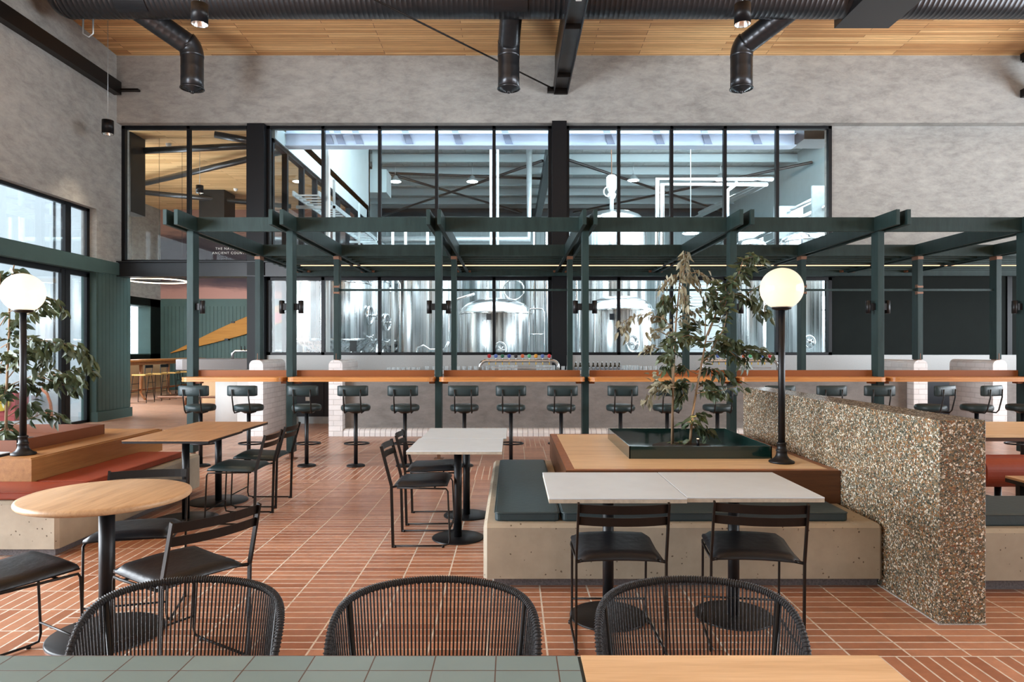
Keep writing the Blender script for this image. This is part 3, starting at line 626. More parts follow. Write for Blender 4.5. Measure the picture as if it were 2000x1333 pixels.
for x, s in ((PX[1], 1), (PX[5], 1), (PX[6], -1)):
    B(x + s * .045, x + s * .05, PB - .004, PB + .06, 2.44, 2.49).box(x + s * .045, x + s * .05, PB - .004, PB + .06, 2.33, 2.38).box(x - .045, x + .045, PB - .006, PB, 2.44, 2.47).box(x - .045, x + .045, PB - .006, PB, 2.34, 2.37).build('rail_bracket', 'copper', per, True)
tag(B(-3.9, 13.5, 12.60, 12.63, 2.968, 2.980).build('light_strip', 'led'), 'long thin orange light strip running under the pergola slats', 'light')
# up-and-down wall lights on the front posts
def sconce(x, s, label):
    t = thing('post_light', label, 'wall light', (x, 8.93, 1.90), 0, 'cylinder lights on the pergola posts')
    MB().lathe([(.028, 1.9), (.034, 1.902), (.034, 2.068), (.028, 2.07)], (x + s * .125, 8.93, 0), 20).build('cylinder', 'black', t, True)
    B(min(x + s * .043, x + s * .1), max(x + s * .043, x + s * .1), 8.90, 8.96, 1.945, 2.03).build('arm', 'black', t, True)
NM = ['first post, beside the opening', 'second post', 'third post', 'fourth post', 'fifth post, behind the planter tree', 'sixth post', 'seventh post']
for i, x in enumerate(PX[:7]):
    for s in (-1, 1):
        if i == 0 and s < 0: continue
        sconce(x, s, 'black cylinder light on the ' + ('window' if s > 0 and i < 3 or s < 0 and i >= 3 else 'outer') + ' face of the pergola ' + NM[i])
# timber bar shelves with rust coloured upstands
SH = ['at the end by the opening', 'second from the opening, above the white brick pier', 'with three stools before the tap tower', 'facing the row of beer bottles, behind the tree', 'behind the terrazzo wall', 'before the brick pier pair', 'last one']
for i in range(7):
    a, b = PX[i], PX[i + 1]
    x0 = a + .028 if i else a - .03; x1 = b - .028
    t = thing('bar_shelf', 'orange timber bar shelf with rust upstand, ' + SH[i], 'counter', ((x0 + x1) / 2, 8.8, 1.02), 0, 'timber shelves between the pergola posts')
    def outl(x0, x1, yf, r):
        p = []
        for k in range(6): an = R(180 + 90 * k / 5); p.append((x0 + r + r * math.cos(an), yf + r + r * math.sin(an)))
        for k in range(6): an = R(270 + 90 * k / 5); p.append((x1 - r + r * math.cos(an), yf + r + r * math.sin(an)))
        p += [(x1, 8.845), (b - .044, 8.845), (b - .044, 9.0), (a + .044, 9.0), (a + .044, 8.845), (x0, 8.845)]
        return p
    m = MB().prism(outl(x0, x1, 8.62, .09), 1.052, 1.077); m.prism(outl(x0 + .006, x1 - .006, 8.626, .085), 1.046, 1.052); m.prism(outl(x0, x1, 8.62, .09), 1.022, 1.046)
    m.build('shelf_top', 'counter_wood', t, True)
    B(a + .062, b - .062, 8.955, 8.975, 1.077, 1.158).build('upstand', 'copper_laminate', t, True)
    B(b - .12, b - .05, 8.88, 8.98, .985, 1.022).box(a + .05, a + .12, 8.88, 8.98, .985, 1.022).build('bracket', 'copper_laminate', t, True)
# bar front wall, skirting, slab
t = thing('bar_wall', 'grey rendered bar front with rounded white brick base', 'bar', (1.9, 11.4, 0))
B(-2.77, 6.57, 11.36, 11.60, 0, 1.02).build('rendered_front', 'stucco_low', t, True)
MB().prism([(11.17, 0), (11.17, .06), (11.185, .09), (11.22, .112), (11.27, .12), (11.37, .12), (11.37, 0)], -2.77, 6.56, 'X').build('brick_base', 'skirt_white', t, True)
B(-2.77, 6.57, 11.30, 12.1, 1.02, 1.06).build('slab', 'stone', t, True, bevel=.004)
def pier(x0, x1, label, nb='brick_pier'):
    w_ = (x1 - x0); r = .085; p = [(x0, 0), (x0, 1.25 - r)]
    for k in range(1, 8): a = R(180 - 90 * k / 7); p.append((x0 + r + r * math.cos(a), 1.25 - r + r * math.sin(a)))
    for k in range(8): a = R(90 - 90 * k / 7); p.append((x1 - r + r * math.cos(a), 1.25 - r + r * math.sin(a)))
    p += [(x1, 0)]
    tag(MB().prism(p, 11.17, 12.28, 'Y').build(nb, 'white_brick'), label, 'pier', 'white brick piers with rounded tops')
pier(-4.30, -4.075, 'white brick pier with rounded top nearest the opening')
pier(-3.0, -2.776, 'white brick pier with rounded top where the bar front starts')
pier(6.575, 6.80, 'white brick pier with rounded top where the bar front stops')
pier(7.87, 8.10, 'white brick pier with rounded top farthest along, before the dark wall')
tag(B(6.9, 7.8, 12.9, 13.5, 0, .93).build('dark_cabinet', 'dark_unit'), 'black cabinet in the gap between two white piers', 'cabinet')
t = thing('service_cupboard', 'dark navy cupboard with outlets between two white piers', 'cabinet', (-3.4, 13.2, 0))
B(-4.15, -2.5, 13.02, 13.5, .14, .93).build('body', 'dark_unit', t, True)
for x in (-4.13, -3.57, -3.01): B(x, x + .54, 13.0, 13.02, .16, .91).build('door', 'dark_unit', t, True)
B(-4.15, -2.5, 13.06, 13.5, 0, .14).build('plinth', 'galv', t, True)
for z in (.44, .82): B(-3.93, -3.84, 12.99, 13.0, z, z + .075).build('outlet', 'white_plastic', t, True)
tag(B(8.12, 14, 11.4, 11.6, 0, 1.0).build('end_partition', 'stucco_low'), 'dim rendered low wall past the last white pier', 'wall')
# back counter, glasses, bottles, tap towers
tag(B(-2.6, 10.2, 13.52, 14.18, 0, .93).build('back_counter', 'dark_unit'), 'long back counter below the speckled stone splashback', 'counter')
ORD = ['first', 'second', 'third', 'fourth', 'fifth', 'sixth', 'seventh', 'eighth', 'ninth', 'tenth', 'eleventh']
cupm = {}
def cup(kind):
    if kind in cupm: return cupm[kind]
    if kind == 'tall': m = MB().lathe([(.001, 0), (.030, .0), (.036, .17), (.033, .17), (.028, .012), (.001, .01)], (0, 0, 0), 14, cap=False); o = m.build('beer_glass', 'cup_glass', None, fix=False)
    else: m = MB().lathe([(.001, 0), (.036, .0), (.040, .125), (.037, .125), (.033, .01), (.001, .01)], (0, 0, 0), 14, cap=False); o = m.build('tumbler', 'cup_glass', None, fix=False)
    cupm[kind] = [o, True]; return cupm[kind]
def cups(kind, x0, x1, n, y, z, label, group):
    for k in range(n):
        x = x0 + (x1 - x0) * (k / max(1, n - 1))
        o, first = cup(kind)
        if first: cupm[kind][1] = False
        else: o = o.copy(); COL.objects.link(o)
        o.location = (x, y + random.uniform(-.015, .015), z); tag(o, ORD[k] + ' ' + label + ', from the opening', 'glass', group)
G = 'clear glasses along the back counter'
cups('low', -2.50, -1.90, 7, 13.85, .93, 'short glass between pier and third post', G + ' by the pier')
cups('low', -1.72, -1.42, 3, 13.8, .955, 'short clear glass just past the third pergola post', G + ' by the third post')
cups('low', -1.33, -.38, 9, 13.85, .955, 'short clear glass of the run beside the first tap tower', G + ' before the towers')
cups('tall', -.24, .08, 7, 13.8, .93, 'tall glass in the cluster inside the first tap tower', 'tall glasses at the first tap tower, inner cluster')
cups('tall', .52, .84, 7, 13.8, .93, 'tall glass at the end of the first tap tower', 'tall glasses at the first tap tower, end cluster')
cups('low', .93, 1.14, 3, 13.85, .955, 'short clear glass between tap tower and fourth post', G + ' by the fourth post')
cups('tall', 2.2, 2.52, 7, 13.8, .93, 'tall beer glass just past the row of dark bottles', 'tall glasses past the bottles')
cups('low', 2.60, 3.30, 8, 13.85, .955, 'short clear glass behind the leaves of the planter tree', G + ' behind the tree')
bt = thing('beer_bottle', 'dark beer bottle standing in the row on the back counter', 'bottle', (1.29, 13.8, .93), 0, 'dark beer bottles on the back counter')
MB().lathe([(.03, 0), (.031, .005), (.031, .13), (.027, .15), (.014, .18), (.0135, .235), (.001, .235)], (0, 0, 0), 14, cap=True).build('glass_body', 'bottle_glass', bt)
MB().lathe([(.0315, .05), (.0315, .11)], (0, 0, 0), 14, cap=False).build('label', 'label_grey', bt, fix=False)
MB().lathe([(.0155, .225), (.0155, .24), (.001, .24)], (0, 0, 0), 12, cap=False).build('cap', 'galv', bt, fix=False)
learn(bt)
bt['label'] = 'dark beer bottle in the counter row, first after the fourth pergola post'
for k in range(1, 11): dup(bt, (1.29 + k * .088, 13.8 + random.uniform(-.01, .01), .93), 0, 'dark beer bottle in the counter row, %s after the fourth pergola post' % ORD[k])
BC = [(.42, .02, .03), (.08, .14, .38), (.01, .10, .06), (.02, .04, .25), (.02, .02, .025), (.48, .10, .03), (.08, .38, .18), (.60, .28, .03), (.08, .14, .38), (.42, .02, .03)]
for i, c_ in enumerate(BC[:8]): M['badge%d' % i] = plain('tap_badge_%d' % i, c_, .3)
def tap_tower(x0, x1, label):
    t = thing('tap_tower', label, 'tap tower', ((x0 + x1) / 2, 11.7, 1.06), 0, 'chrome arch tap towers on the bar')
    pts = [(x0, 11.7, 1.06), (x0, 11.7, 1.13)] + [(x0 + .1 - .1 * math.cos(R(a)), 11.7, 1.13 + .1 * math.sin(R(a))) for a in (20, 45, 70, 90)]
    pts += [(x1 - .1 + .1 * math.sin(R(a)), 11.7, 1.13 + .1 * math.cos(R(a))) for a in (0, 20, 45, 70)] + [(x1, 11.7, 1.13), (x1, 11.7, 1.06)]
    MB().tube(pts, .030, 12).build('arch', 'steel_pipe', t, True)
    MB().box(x0 + .12, x1 - .12, 11.69, 11.71, 1.10, 1.115).build('drip_rail', 'steel_pipe', t, True)
    n = 10; xs = x0 + .155; dx = (x1 - x0 - .31) / (n - 1)
    for k in range(n):
        x = xs + dx * k
        h = MB().lathe([(.001, -.008), (.030, -.008), (.034, 0), (.030, .008), (.001, .008)], (0, 0, 0), 18, cap=False, ax='Y').xform(Matrix.Translation((x, 11.66, 1.312))).build('tap_badge', 'badge%d' % (k if k < 8 else (1 if k == 8 else 0)), t, True, fix=False)
        B(x - .003, x + .003, 11.650, 11.652, 1.295, 1.330).box(x - .012, x + .012, 11.650, 11.652, 1.309, 1.315).build('mark', 'white_text', h, True).matrix_parent_inverse = Matrix.Identity(4)
        MB().tube([(x, 11.67, 1.245), (x, 11.67, 1.285)], .007, 6).tube([(x, 11.66, 1.22), (x, 11.60, 1.20)], .008, 6).build('tap', 'steel_pipe', t, True)
        MB().tube([(x, 11.60, 1.205), (x, 11.60, 1.165)], .009, 6).build('spout_tip', M['yellow'], t, True)
M['yellow'] = plain('yellow_plastic', (.65, .42, .03), .4)
tap_tower(-.545, .79, 'chrome arch tap tower with ten coloured badges in open view')
tap_tower(3.25, 4.56, 'chrome arch tap tower half hidden behind the planter tree')
# ------------------------------------------------------------------ annex furniture
t = thing('annex_bar', 'grey speckled stone bar with rounded end in the annex', 'bar', (-7, 18.3, 0))
p = [(-8.35, 19.3), (-8.6, 19.2), (-8.78, 18.9), (-8.80, 18.0), (-8.72, 17.7), (-8.5, 17.6), (-5.2, 17.6), (-5.2, 19.3)]
MB().prism(p, .87, 1.16).build('slab', 'stone_dark', t, True, bevel=.02)
B(-8.15, -5.2, 17.95, 19.1, 0, .87).build('base', 'annex_cream', t, True)
MB().tube([(-9.0, 18.4, .2), (-9.0, 17.35, .2), (-5.3, 17.35, .2)], .03, 8).tube([(-8.3, 17.35, .2), (-8.3, 17.35, 0)], .03, 8).build('foot_rail', 'copper', t, True)
t = thing('tap_tower', 'chrome tap tower with black handles on the annex bar', 'tap tower', (-6.9, 18.2, 1.16))
MB().tube([(-7.45, 18.2, 1.16), (-7.45, 18.2, 1.3), (-7.38, 18.2, 1.37), (-5.9, 18.2, 1.37)], .035, 10).tube([(-6.65, 18.2, 1.16), (-6.65, 18.2, 1.36)], .035, 10).build('arch', 'steel_pipe', t, True)
for k in range(12): MB().lathe([(.010, 1.38), (.018, 1.42), (.015, 1.49), (.001, 1.50)], (-7.2 + k * .09, 18.15, 0), 8).build('tap_handle', 'black', t, True)
tag(MB().lathe([(.46, 0), (.46, .98), (.001, .98)], (-5.04, 12.75, 0), 40).box(-5.04, -4.32, 12.3, 13.2, 0, .98).build('rounded_bar_end', 'white_render'), 'smooth white rounded bar end between opening and first brick pier', 'bar')
tag(MB().prism([(-5.62, 12.9), (-5.5, 12.45), (-5.1, 12.2), (-4.32, 12.2), (-4.32, 13.35), (-5.4, 13.35)], .981, 1.03).build('bar_end_slab', 'stone'), 'pale speckled slab over the rounded white bar end', 'counter')
tt = thing('high_table', 'long red timber bar table on turned-out legs in the annex', 'table', (-10.6, 20, 0))
B(-10.95, -10.15, 17.4, 22.6, 1.07, 1.12).build('tabletop', 'counter_wood', tt, True)
B(-10.85, -10.2, 17.5, 22.5, .98, 1.07).build('apron', 'red_leg', tt, True)
for y in (18.95, 20.45, 22.2, 17.7):
    MB().tube([(-10.3, y, 1.0), (-10.3, y, .5), (-10.3, y, .2), (-10.22, y, .06), (-10.16, y, 0)], [.05, .045, .035, .03, .035], 8).build('leg', 'red_leg', tt, True)
B(-10.35, -10.28, 17.6, 22.4, .26, .31).build('foot_rail', 'red_leg', tt, True)
def bar_chair(x, y, rz, label):
    t = thing('wire_bar_stool', label, 'stool', (x, y, 0), rz, 'tan wire bar stools at the annex table')
    MB().rbox(-.2, .2, -.19, .19, .72, .76, .05).build('seat', 'tan_seat', t, bevel=.008)
    for s in (-1, 1):
        m = MB().tube([(s * .17, -.17, .98), (s * .17, -.16, .72), (s * .2, -.22, .01), (s * .2, .22, .01), (s * .15, .16, .72)], .010, 6)
        m.build('side_frame', 'black', t)
    MB().box(-.19, .19, -.185, -.17, .92, 1.0).build('backrest', 'black', t)
    MB().tube([(-.19, .2, .28), (.19, .2, .28)], .009, 6).tube([(-.19, -.2, .28), (.19, -.2, .28)], .009, 6).tube([(-.18, .18, .5), (.18, .18, .5)], .009, 6).build('rung', 'black', t)
    return t
L = ['nearest the green boarded wall', 'second in the row', 'third in the row', 'fourth in the row', 'fifth in the row', 'next to the stone bar end']
b0 = None
for k, (x, y) in enumerate([(-9.75, 18.0), (-9.72, 18.75), (-9.75, 19.55), (-9.73, 20.35), (-9.75, 21.15), (-9.7, 21.95)]):
    lb = 'tan seated wire bar stool at the annex table, ' + L[k]
    if b0 is None: b0 = bar_chair(x, y, R(90), lb); learn(b0)
    else: dup(b0, (x, y, 0), R(90 + random.uniform(-8, 8)), lb)
tag(B(-12.05, -11.75, 17.0, 23.2, .0, .98).build('banquette_panel', 'annex_cream'), 'pale timber panelling behind the annex bar table', 'panel')
bd = thing('surfboard', 'long varnished timber board mounted slanting on the green boarding', 'board', (-9.8, 23.42, 1.9))
def board_poly(u):  # half width along the length 0..1
    return .02 + .47 * math.sin(min(1, u * 1.35) * math.pi / 2) ** 1.15
A_, B_ = Vector((-11.72, 23.44, 1.27)), Vector((-7.2, 23.44, 2.82)); dd = (B_ - A_); nn = Vector((-dd.z, 0, dd.x)).normalized()
up = [A_ + dd * (k / 24) + nn * board_poly(k / 24) * .72 for k in range(25)]; lo = [A_ + dd * (k / 24) - nn * board_poly(k / 24) * .5 for k in range(25)]
pl = [(v.x, v.z) for v in up] + [(v.x, v.z) for v in reversed(lo)]
MB().prism(pl, 23.40, 23.46, 'Y').build('deck', 'board_wood', bd, True, bevel=.01)
for u, s in ((.52, 1), (.45, -1), (.72, -1)):
    q = (up if s > 0 else lo)[int(u * 24)]; B(q.x - .06, q.x + .06, 23.36, 23.5, q.z - .03, q.z + .03).build('mounting_clip', 'black', bd, True)
MB().prism([(-8.35, 2.35), (-8.2, 2.62), (-8.0, 2.68), (-7.85, 2.5), (-8.0, 2.3)], 23.392, 23.40, 'Y').build('emblem', M['red_paint'], bd, True)
t = thing('ring_light', 'glowing thin ring lamp under the dark beam of the opening', 'light', (-8.3, 16, 3.0))
MB().tube([(-8.3 + .63 * math.cos(R(a)), 16 + .63 * math.sin(R(a)), 3.02) for a in range(0, 360, 8)], .012, 8, closed=True).build('led_ring', 'ring_led', t, True)
MB().tube([(-8.3 + .62 * math.cos(R(a)), 16 + .62 * math.sin(R(a)), 3.055) for a in range(0, 360, 8)], .018, 8, closed=True).build('ring_body', 'black', t, True)
for a in (60, 180, 300): MB().tube([(-8.3 + .62 * math.cos(R(a)), 16 + .62 * math.sin(R(a)), 3.06), (-8.3 + .62 * math.cos(R(a)), 16 + .62 * math.sin(R(a)), 6.2)], .004, 5).build('wire', 'black', t, True)
for nm, a, b in (('crossing level near the glass', (-8.6, 15.6, 5.95), (-5.2, 15.2, 5.98)), ('rising towards the black column', (-10.6, 19.0, 5.95), (-5.3, 15.7, 5.97)), ('lowest, sinking behind the hanging spot', (-10.9, 19.6, 5.95), (-7.0, 21.6, 5.93)), ('cut off by the window head', (-6.4, 14.7, 6.05), (-5.2, 15.0, 5.90))):
    tag(MB().tube([a, b], .075, 12).build('roof_tube', 'duct'), 'black steel tube under the annex ceiling, ' + nm, 'roof brace', 'black tubes under the annex ceiling')
tag(B(-8.85, -8.38, 15.0, 15.6, 4.45, 6.205).build('hanging_box', 'brown_black'), 'charcoal box hanging in the annex beside the window edge', 'ceiling box')
tag(B(-9.4, -8.64, 20.5, 21.3, 5.15, 6.205).build('hanging_box', 'brown_black'), 'charcoal box hanging under the annex ceiling beyond the small spot', 'ceiling box')
spot(-7.32, 16, 5.08, 6.2, 'small black pendant spot in the annex behind the glazing', .085, .18, lit=False)
for x, y, n_ in ((-8.0, 15.9, 'near the glazing'), (-8.26, 20.4, 'beside the hanging box')):
    tag(MB().lathe([(.001, 6.13), (.05, 6.15), (.065, 6.21)], (x, y, 0), 16, cap=False).build('smoke_detector', 'white_plastic', fix=False), 'round white smoke detector on the annex ceiling ' + n_, 'smoke detector', 'smoke detectors')
def text(body, x, y, z, size, label):
    cu = bpy.data.curves.new('lettering', 'FONT'); cu.body = body; cu.size = size; cu.extrude = .002; cu.space_character = 1.25; cu.align_x = 'LEFT'
    tmp = bpy.data.objects.new('tmp', cu); COL.objects.link(tmp); bpy.context.view_layer.update()
    me = bpy.data.meshes.new_from_object(tmp.evaluated_get(bpy.context.evaluated_depsgraph_get())); bpy.data.objects.remove(tmp)
    me.materials.clear(); me.materials.append(M['white_text']); o = bpy.data.objects.new('wall_lettering', me); COL.objects.link(o)
    o.location = (x, y, z); o.rotation_euler = (R(90), 0, 0); tag(o, label, 'lettering'); return o
text('THE NATURAL', -10.2, 23.48, 4.83, .115, 'upper line of white capitals on the dark mural')
text('ANCIENT COUNTRY O', -10.31, 23.48, 4.68, .115, 'lower line of white capitals on the dark mural')
# outside the garden door
t = thing('hose_box', 'red hose box standing outside beyond the glass door', 'box', (-9.3, 13.6, 0))
B(-10.2, -9.75, 13.4, 13.8, .1, .55).build('cabinet', 'red_paint', t, True, bevel=.02); MB().lathe([(.17, .0), (.17, .06)], (0, 0, 0), 20).xform(Matrix.Translation((-10.0, 13.4, .38)) @ Matrix.Rotation(R(90), 4, 'X')).build('reel', M['yellow'], t, True)
B(-10.17, -9.78, 13.42, 13.78, .012, .1).build('plinth', 'red_paint', t, True)
tag(MB().tube([(-9.75, 14.1, .55), (-9.72, 14.1, .60), (-9.6, 14.1, .5), (-9.53, 14.1, .3), (-9.5, 14.1, .012)], .03, 10).build('bent_pipe', 'orange_pipe'), 'orange bent pipe rising from the paving outside', 'pipe')
t = thing('standpipe', 'pale standpipe with valve head outside the glass door', 'pipe', (-9.85, 14.0, .012))
MB().tube([(-9.85, 14.15, .012), (-9.85, 14.15, .45)], .03, 10).build('pipe', 'white_plastic', t, True); B(-9.95, -9.75, 14.1, 14.2, .36, .5).build('valve', 'galv', t, True, bevel=.02)
tag(MB().lathe([(.05, .012), (.05, .1), (.04, .12), (.001, .12)], (-9.65, 14.12, 0), 14).build('capped_pipe', 'orange_pipe'), 'short orange capped pipe stub on the outside paving', 'pipe')
# ------------------------------------------------------------------ bar stools
def bar_stool(x, rz, label):
    t = thing('bar_stool', label, 'stool', (x, 8.37, 0), rz, 'green bar stools fixed along the bar')
    MB().lathe([(.112, 0), (.112, .012), (.10, .02), (.07, .024), (.03, .03)], (0, 0, 0), 28).build('base_plate', 'black', t)
    MB().tube([(0, 0, .02), (0, 0, .66)], .024, 14).lathe([(.05, .65), (.09, .672), (.12, .675)], (0, 0, 0), 20).build('pole', 'black', t)
    ring = [(.15 * math.cos(R(a)), .07 + .11 * math.sin(R(a)), .27) for a in range(0, 360, 15)]
    MB().tube(ring, .010, 8, closed=True).build('foot_ring', 'black', t)
    MB().lathe([(.12, .676), (.165, .682), (.176, .70), (.178, .725), (.170, .748), (.145, .758), (.08, .762), (.001, .763)], (0, 0, 0), 32, cap=False).build('seat', 'green_leather', t, fix=False)
    # curved backrest
    m = MB(); n = 12; prof = []
    for k in range(n + 1):
        u = -1 + 2 * k / n; prof.append((u * .182, -.215 + .03 * (u * u)))
    vs = []; fs = []
    zz = [(.872, .006), (.880, .016), (.90, .021), (.96, .021), (.992, .014), (1.0, .004)]
    loop = [(z, -d) for z, d in zz] + [(z, d) for z, d in reversed(zz)]
    for k, (px, py) in enumerate(prof):
        e = 1 if 0 < k < n else .45
        sc_ = .90 if k in (0, n) else 1
        for z, d in loop: vs.append((px, py + d * e, .936 + (z - .936) * sc_))
    q = len(loop)
    for k in range(n):
        for j in range(q): fs.append((k * q + j, k * q + (j + 1) % q, (k + 1) * q + (j + 1) % q, (k + 1) * q + j))
    fs.append(tuple(range(q))); fs.append(tuple(n * q + j for j in reversed(range(q))))
    m.add(vs, fs, True).build('backrest', 'green_leather', t)
    for s in (-1, 1): MB().tube([(s * .10, -.242, .955), (s * .10, -.240, .86), (s * .10, -.20, .70), (s * .10, -.17, .668), (s * .10, -.03, .672)], .0085, 8).build('back_bracket', 'brown_black', t)
    return t
st = [392, 486, 599, 695, 791, 907, 998, 1096, 1212, 1303, 1401, 1512, 1610, 1703, 1822, 1912, 2002]
SL = ['in front of the first pergola post', 'against the smooth white bar end', 'just past the second pergola post', 'in front of the white pier where the bar front starts', 'one short of the third pergola post', 'first of three between third and fourth posts', 'middle one of three between third and fourth posts', 'one short of the fourth pergola post',
      'first one past the fourth pergola post', 'behind the pale trunk of the planter tree', 'one short of the fifth post behind the tree', 'behind the globe lamp pole', 'first seen over the terrazzo wall top', 'over the terrazzo wall near the sixth post', 'in front of the dark gap between two piers', 'in front of the farthest white pier', 'last one, cut by the edge of the picture']
s0 = None
for k, px in enumerate(st):
    x = (px - 1000) * 8.37 / 1333; lb = 'green leather bar stool ' + SL[k]
    rz = R([0, -2, 3, 2, 1, 0, 0, 1, -1, 0, 2, 0, 1, -2, 22, 20, 16][k])
    if k > 13: x -= .03
    if s0 is None: s0 = bar_stool(x, rz, lb); learn(s0)
    else: dup(s0, (x, 8.37, 0), rz, lb)
# ------------------------------------------------------------------ planter benches
t = thing('concrete_bench', 'L shaped pitted concrete bench around the timber planter deck', 'bench', (1, 4.1, 0))
def cham(x0, x1, y0, y1, z0, z1, c=.022):
    """block with chamfered top edges and vertical corners"""
    m = MB(); a = [(x0 + c, y0), (x1 - c, y0), (x1, y0 + c), (x1, y1 - c), (x1 - c, y1), (x0 + c, y1), (x0, y1 - c), (x0, y0 + c)]
    cx, cy = (x0 + x1) / 2, (y0 + y1) / 2
    b = [(min(max(x, x0 + c), x1 - c) , min(max(y, y0 + c), y1 - c)) for x, y in a]
    vs = [(x, y, z0) for x, y in a] + [(x, y, z1 - c) for x, y in a] + [(x, y, z1) for x, y in b]
    fs = [(i, (i + 1) % 8, 8 + (i + 1) % 8, 8 + i) for i in range(8)] + [(8 + i, 8 + (i + 1) % 8, 16 + (i + 1) % 8, 16 + i) for i in range(8)] + [tuple(range(7, -1, -1)), tuple(range(16, 24))]
    return m.add(vs, fs)
cham(-.172, 2.232, 4.10, 6.44, .062, .390).build('block', 'concrete', t, True)
B(-.11, 2.232, 4.17, 6.38, 0, .062).build('plinth', 'stone_dark', t, True)
def cushion(x0, x1, y0, y1, z, mat, label, h=.055):
    m = MB()
    m.rbox(x0, x1, y0, y1, z, z + h, .03); o = m.build('seat_cushion', mat, bevel=.009); tag(o, label, 'cushion')
    p = rrect(x0 - .001, x1 + .001, y0 - .001, y1 + .001, .03); 
    pp = MB().tube([(a, b, z + h - .006) for a, b in p], .0035, 6, closed=True).build('piping', mat, None); 
    pp.parent = o; pp.location = pp.location - o.location
    return o
cushion(-.105, .29, 4.165, 6.14, .391, 'teal_leather', 'teal leather bench cushion on the short bench arm by the white tables')
cushion(.304, 2.055, 4.165, 4.615, .391, 'teal_leather', 'long teal leather bench cushion under the pale double table')
t = thing('planter_deck', 'pale timber deck with mitred border carrying green tray and globe lamp', 'deck', (1.3, 5.6, .39))
B(.385, 2.215, 4.66, 6.60, .391, .603).build('body', 'deck_side', t, True)
B(.366, .43, 4.64, 6.62, .391, .615).box(2.17, 2.232, 4.64, 6.62, .391, .615).box(.43, 2.17, 4.64, 4.70, .391, .615).box(.43, 2.17, 6.56, 6.62, .391, .615).build('border', 'deck_side', t, True)
B(.372, 2.226, 4.646, 6.614, .6151, .6165).build('border_top', M['red_leg'], t, True)
B(.43, 2.17, 4.70, 6.56, .604, .6175).build('top', 'deck_wood', t, True)
def tray(x0, x1, y0, y1, mat, label, nm):
    t = thing(nm, label, 'planter', ((x0 + x1) / 2, (y0 + y1) / 2, .618)); z0, z1 = .618, .712
    B(x0, x1, y0, y0 + .008, z0, z1).box(x0, x1, y1 - .008, y1, z0, z1).box(x0, x0 + .008, y0, y1, z0, z1).box(x1 - .008, x1, y0, y1, z0, z1).build('rim', mat, t, True)
    B(x0 + .008, x1 - .008, y0 + .008, y1 - .008, z0, z0 + .012).build('floor_plate', mat, t, True)
    cx, cy = (x0 + x1) / 2, (y0 + y1) / 2
    MB().lathe([(.24, z0 + .012), (.24, z0 + .018), (.2, z0 + .022), (.001, z0 + .03)], (cx, cy, 0), 32, cap=False).build('soil', 'soil', t, True, fix=False)
    return t
tray(.88, 1.95, 5.12, 6.26, 'tray_green', 'glossy dark green steel tray holding the tree on the pale deck', 'planter_tray')
tray(-5.01, -3.94, 5.44, 6.60, 'tray_rust', 'rust brown steel tray holding the tree beside the glass door', 'planter_tray')
wb = thing('terrazzo_wall', 'tall low wall slab of brown and cream terrazzo', 'wall', (2.37, 5, 0))
B(2.236, 2.480, 3.573, 6.60, .006, 1.071).build('slab', 'terrazzo', wb, True, bevel=.003); B(2.233, 2.483, 3.570, 6.60, 0, .006).build('joint', 'stone', wb, True)
# left-hand island
t = thing('concrete_bench', 'pitted concrete bench under the red cushions', 'bench', (-4.5, 4.7, 0))
cham(-5.95, -3.13, 4.70, 6.86, .062, .390).build('block', 'concrete', t, True)
B(-5.9, -3.19, 4.77, 6.80, 0, .062).build('plinth', 'stone_dark', t, True)
cushion(-5.9, -3.17, 4.745, 5.13, .391, 'red_leather', 'red leather bench cushion on the near side behind the round table')
cushion(-3.60, -3.19, 5.165, 6.61, .391, 'red_leather', 'red leather bench cushion running away beside the timber deck')
t = thing('planter_deck', 'amber timber deck with rust tray beside the red cushions', 'deck', (-4.5, 6, .39))
B(-5.48, -3.61, 5.13, 7.05, .391, .610).build('body', 'deck_left', t, True, bevel=.002); B(-5.46, -3.63, 5.15, 7.03, .610, .6175).build('top', 'deck_left', t, True)
# globe lamps
def globe(x, y, label):
    t = thing('globe_lamp', label, 'lamp', (x, y, .6175), 0, 'globe post lamps on the planter decks')
    MB().lathe([(.086, 0), (.090, .006), (.088, .014), (.070, .022), (.052, .034), (.040, .055), (.036, .08), (.040, .085), (.040, .092), (.033, .096), (.031, .135), (.036, .138), (.036, .146), (.028, .150)], (0, 0, 0), 28).build('base', 'black', t)
    MB().tube([(0, 0, .14), (0, 0, 1.12)], .024, 18).build('pole', 'black', t)
    MB().lathe([(.03, 1.105), (.066, 1.115), (.070, 1.135), (.064, 1.14), (.05, 1.14)], (0, 0, 0), 28).build('neck', 'brown_black', t)
    prof = [(.151 * math.sin(R(a)), 1.262 - .151 * math.cos(R(a))) for a in range(24, 181, 6)]
    MB().lathe(prof, (0, 0, 0), 48, cap=False).build('globe', 'globe', t, fix=False)
    l = bpy.data.lights.new('globe_bulb', 'POINT'); l.energy = .48; l.color = (1, .87, .64); l.shadow_soft_size = .045
    o = bpy.data.objects.new('globe_bulb', l); COL.objects.link(o); o.location = (x, y, .6175 + 1.235)
    return t
globe(1.955, 4.95, 'black post lamp with lit round globe beside the green tray')
globe(-3.81, 5.32, 'black post lamp with lit round globe near the glass door')
